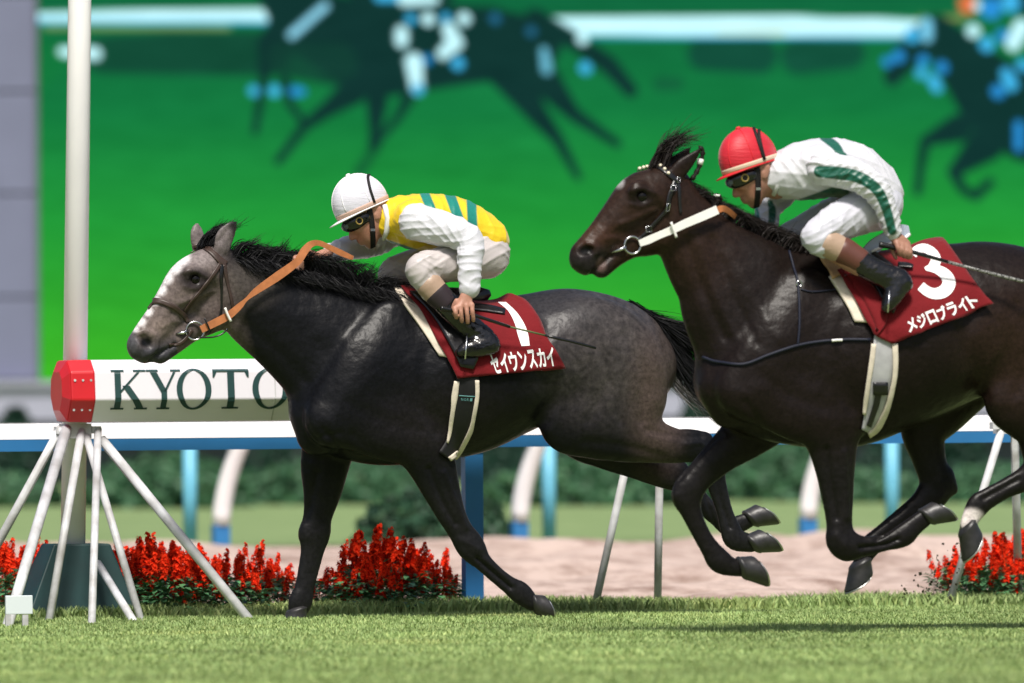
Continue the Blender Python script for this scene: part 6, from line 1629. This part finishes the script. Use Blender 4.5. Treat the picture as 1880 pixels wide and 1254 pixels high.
def sleeve2f(C, X, Y, V):
    C = line_paint(C, X, Y, [(1384, 372), (1388, 400), (1392, 430)], [5, 7, 6], (0.01, 0.20, 0.16)); return line_paint(C, X, Y, [(1414, 372), (1418, 390), (1414, 425)], [5, 7, 5], G2)
R2.part('jersey', [[(1422, 322, 36, .088, 0), (1442, 321, 44, .125, 0), (1475, 314, 54, .168, 0), (1520, 308, 55, .18, 0), (1562, 314, 53, .168, 0), (1595, 338, 50, .16, 0), (1608, 355, 48, .158, 0)],
                   [(1505, 303, 36, .06, .13), (1535, 308, 34, .055, .14)], [(1495, 303, 36, .06, -.13), (1535, 308, 34, .055, -.14)]], M['silk'], person2, WHT, .005, (.0040, 46, (1, 0, .4), 13), paint_=jersey2, k=.03)
R2.part('sleeve', [[(1512, 309, 33, .072, .175), (1545, 315, 31, .066, .215), (1580, 327, 29, .058, .255), (1610, 349, 26, .052, .275), (1624, 378, 22, .046, .275), (1633, 402, 19, .041, .272), (1639, 424, 17, .036, .268)]], M['silk'], person2, WHT, .005, (.006, 66, (.4, 0, -1), 15), paint_=sleeve2)
R2.part('sleeve', [[(1462, 325, 34, .072, -.165), (1432, 355, 29, .06, -.225), (1412, 380, 26, .052, -.24), (1408, 408, 23, .044, -.17), (1405, 428, 21, .038, -.10)]], M['silk'], person2, WHT, .005, (.006, 66, (0, 0, 1), 16), paint_=sleeve2f)
R2.part('breeches', [[(1590, 342, 45, .15, 0), (1610, 368, 44, .155, 0)], [(1612, 378, 45, .1, .085), (1570, 394, 40, .092, .15), (1530, 413, 35, .08, .20), (1499, 434, 29, .068, .225), (1512, 447, 27, .06, .235)],
                     [(1612, 378, 45, .1, -.085), (1540, 396, 38, .088, -.17), (1480, 424, 32, .074, -.225), (1446, 444, 28, .066, -.235), (1470, 480, 24, .052, -.25)]], M['silk'], person2, (0.51, 0.51, 0.57), .005, (.005, 52, (.5, 0, -.6), 18), k=.03)
R2.part('sock', [[(1520, 447, 27, .06, .243), (1546, 461, 25, .054, .257)]], M['silk'], person2, TAN, .006)
R2.part('boot_top', [[(1549, 462, 26.5, .056, .259), (1576, 479, 24.5, .05, .276)]], M['boot_brown'], person2, (0.1,) * 3, .006)
R2.part('boot', [[(1577, 480, 23.5, .048, .277), (1602, 496, 23, .046, .295), (1630, 508, 23, .043, .31), (1648, 513, 22, .041, .318), (1658, 520, 17, .039, .322)], [(1652, 522, 22, .041, .322), (1643, 538, 20, .041, .328), (1634, 554, 16, .038, .33), (1627, 566, 10, .03, .33)]], M['boot'], person2, (0.006,) * 3, .006, (.0018, 90, (.7, 0, -.7), 19))
R2.part('boot', [[(1470, 480, 24, .05, -.25), (1510, 515, 19, .044, -.268), (1545, 545, 16, .04, -.285)], [(1548, 552, 14, .036, -.29), (1530, 565, 11, .034, -.295)]], M['boot'], person2, (0.006,) * 3, .007)
M['cap_red'] = mat('cap_red', (0.50, 0.016, 0.030), 0.5, 0.35, var=0.06, scale=10, bump=0.0035, bscale=20.0, stretch=(.5, .5, 3.2), sheen=.25)
M['cap_red_trim'] = mat('cap_red_trim', (0.60, 0.018, 0.028), 0.5, 0.3); M['cap_cream'] = mat('cap_cream', (0.62, 0.50, 0.38), 0.7, 0.2)
helmet(FR2, S2, at2, K2, person2, M['cap_red'], M['cap_red_trim'], M['cap_cream'], [(-24, -24), (-32, -25)], rf=51, ru=55, peak=12, panel=(2.9, 1.75, .9, -1.2, -2.2))
goggles(R2, at2, K2, person2)
chin_strap(R2, at2, K2, person2)
MB().tube([Vector(FR2.world(FR2.hit(x, y, l))[0]) for x, y, l in ((1426, 292, .06), (1433, 318, .085), (1428, 342, .075), (1420, 358, .04))], [.012, .014, .013, .010], 10).build('collar', mat('collar_grey', (0.6, 0.6, 0.62), 0.6), person2, smooth=True)
stirrup(FR2, S2, (1632, 563), .33, sad2, (1600, 500))
wh2, P = whip(FR2, 'black braided riding whip with pale spots in the fist of the white clad rider', None, (1650, 458, .28))
MB().tube([P((1614, 449, .262)), P((1618, 449.5, .264)), P((1640, 454, .27)), P((1680, 464, .285)), P((1740, 481, .305))], [.013, .014, .0105, .0095, .008], 10).build('grip', M['black_leather'], wh2, smooth=True)
m_ = mat('whip_braid', (0.30, 0.30, 0.28), 0.5, 0.4, c2=(0.01, 0.01, 0.01), scale=160, detail=0)
MB().tube([P((1740, 481, .305)), P((1800, 497, .33)), P((1850, 510, .345)), P((1925, 528, .36))], [.0075, .007, .0085, .006], 8).build('shaft', m_, wh2, smooth=True)

# ------------------------------------------------------------------ clods of turf thrown up behind the bay horse
mb = MB(); g = random.Random(5)
for i in range(70):
    t = g.random(); x = 1655 + 110 * g.random() ** .8; y = 1085 - 120 * g.random() ** 1.6 * (x - 1640) / 120 + g.uniform(-4, 22)
    c = FR2.wp(x, y, g.uniform(-.25, .1)); r = g.uniform(.002, .006) * (1.8 if g.random() < .12 else 1)
    ax = Vector((g.gauss(0, 1), g.gauss(0, 1), g.gauss(0, 1))).normalized(); u = ax.orthogonal(); w = ax.cross(u)
    n = len(mb.v); pts = [ax * g.uniform(1, 2.4), u, w, -u * g.uniform(.6, 1.2), -w, -ax * g.uniform(.8, 1.6)]
    mb.v += [c + p * r * g.uniform(.8, 1.2) for p in pts]
    mb.f += [[n + a for a in f] for f in ((0, 1, 2), (0, 2, 3), (0, 3, 4), (0, 4, 1), (5, 2, 1), (5, 3, 2), (5, 4, 3), (5, 1, 4))]
o = mb.build('turf_clods', mat('clod', (0.035, 0.035, 0.018), 0.95, 0.1, var=0.4, scale=60), None)
tag(o, 'specks of soil and grass flying up behind the folded foreleg of the bay horse', 'soil', kind='stuff')
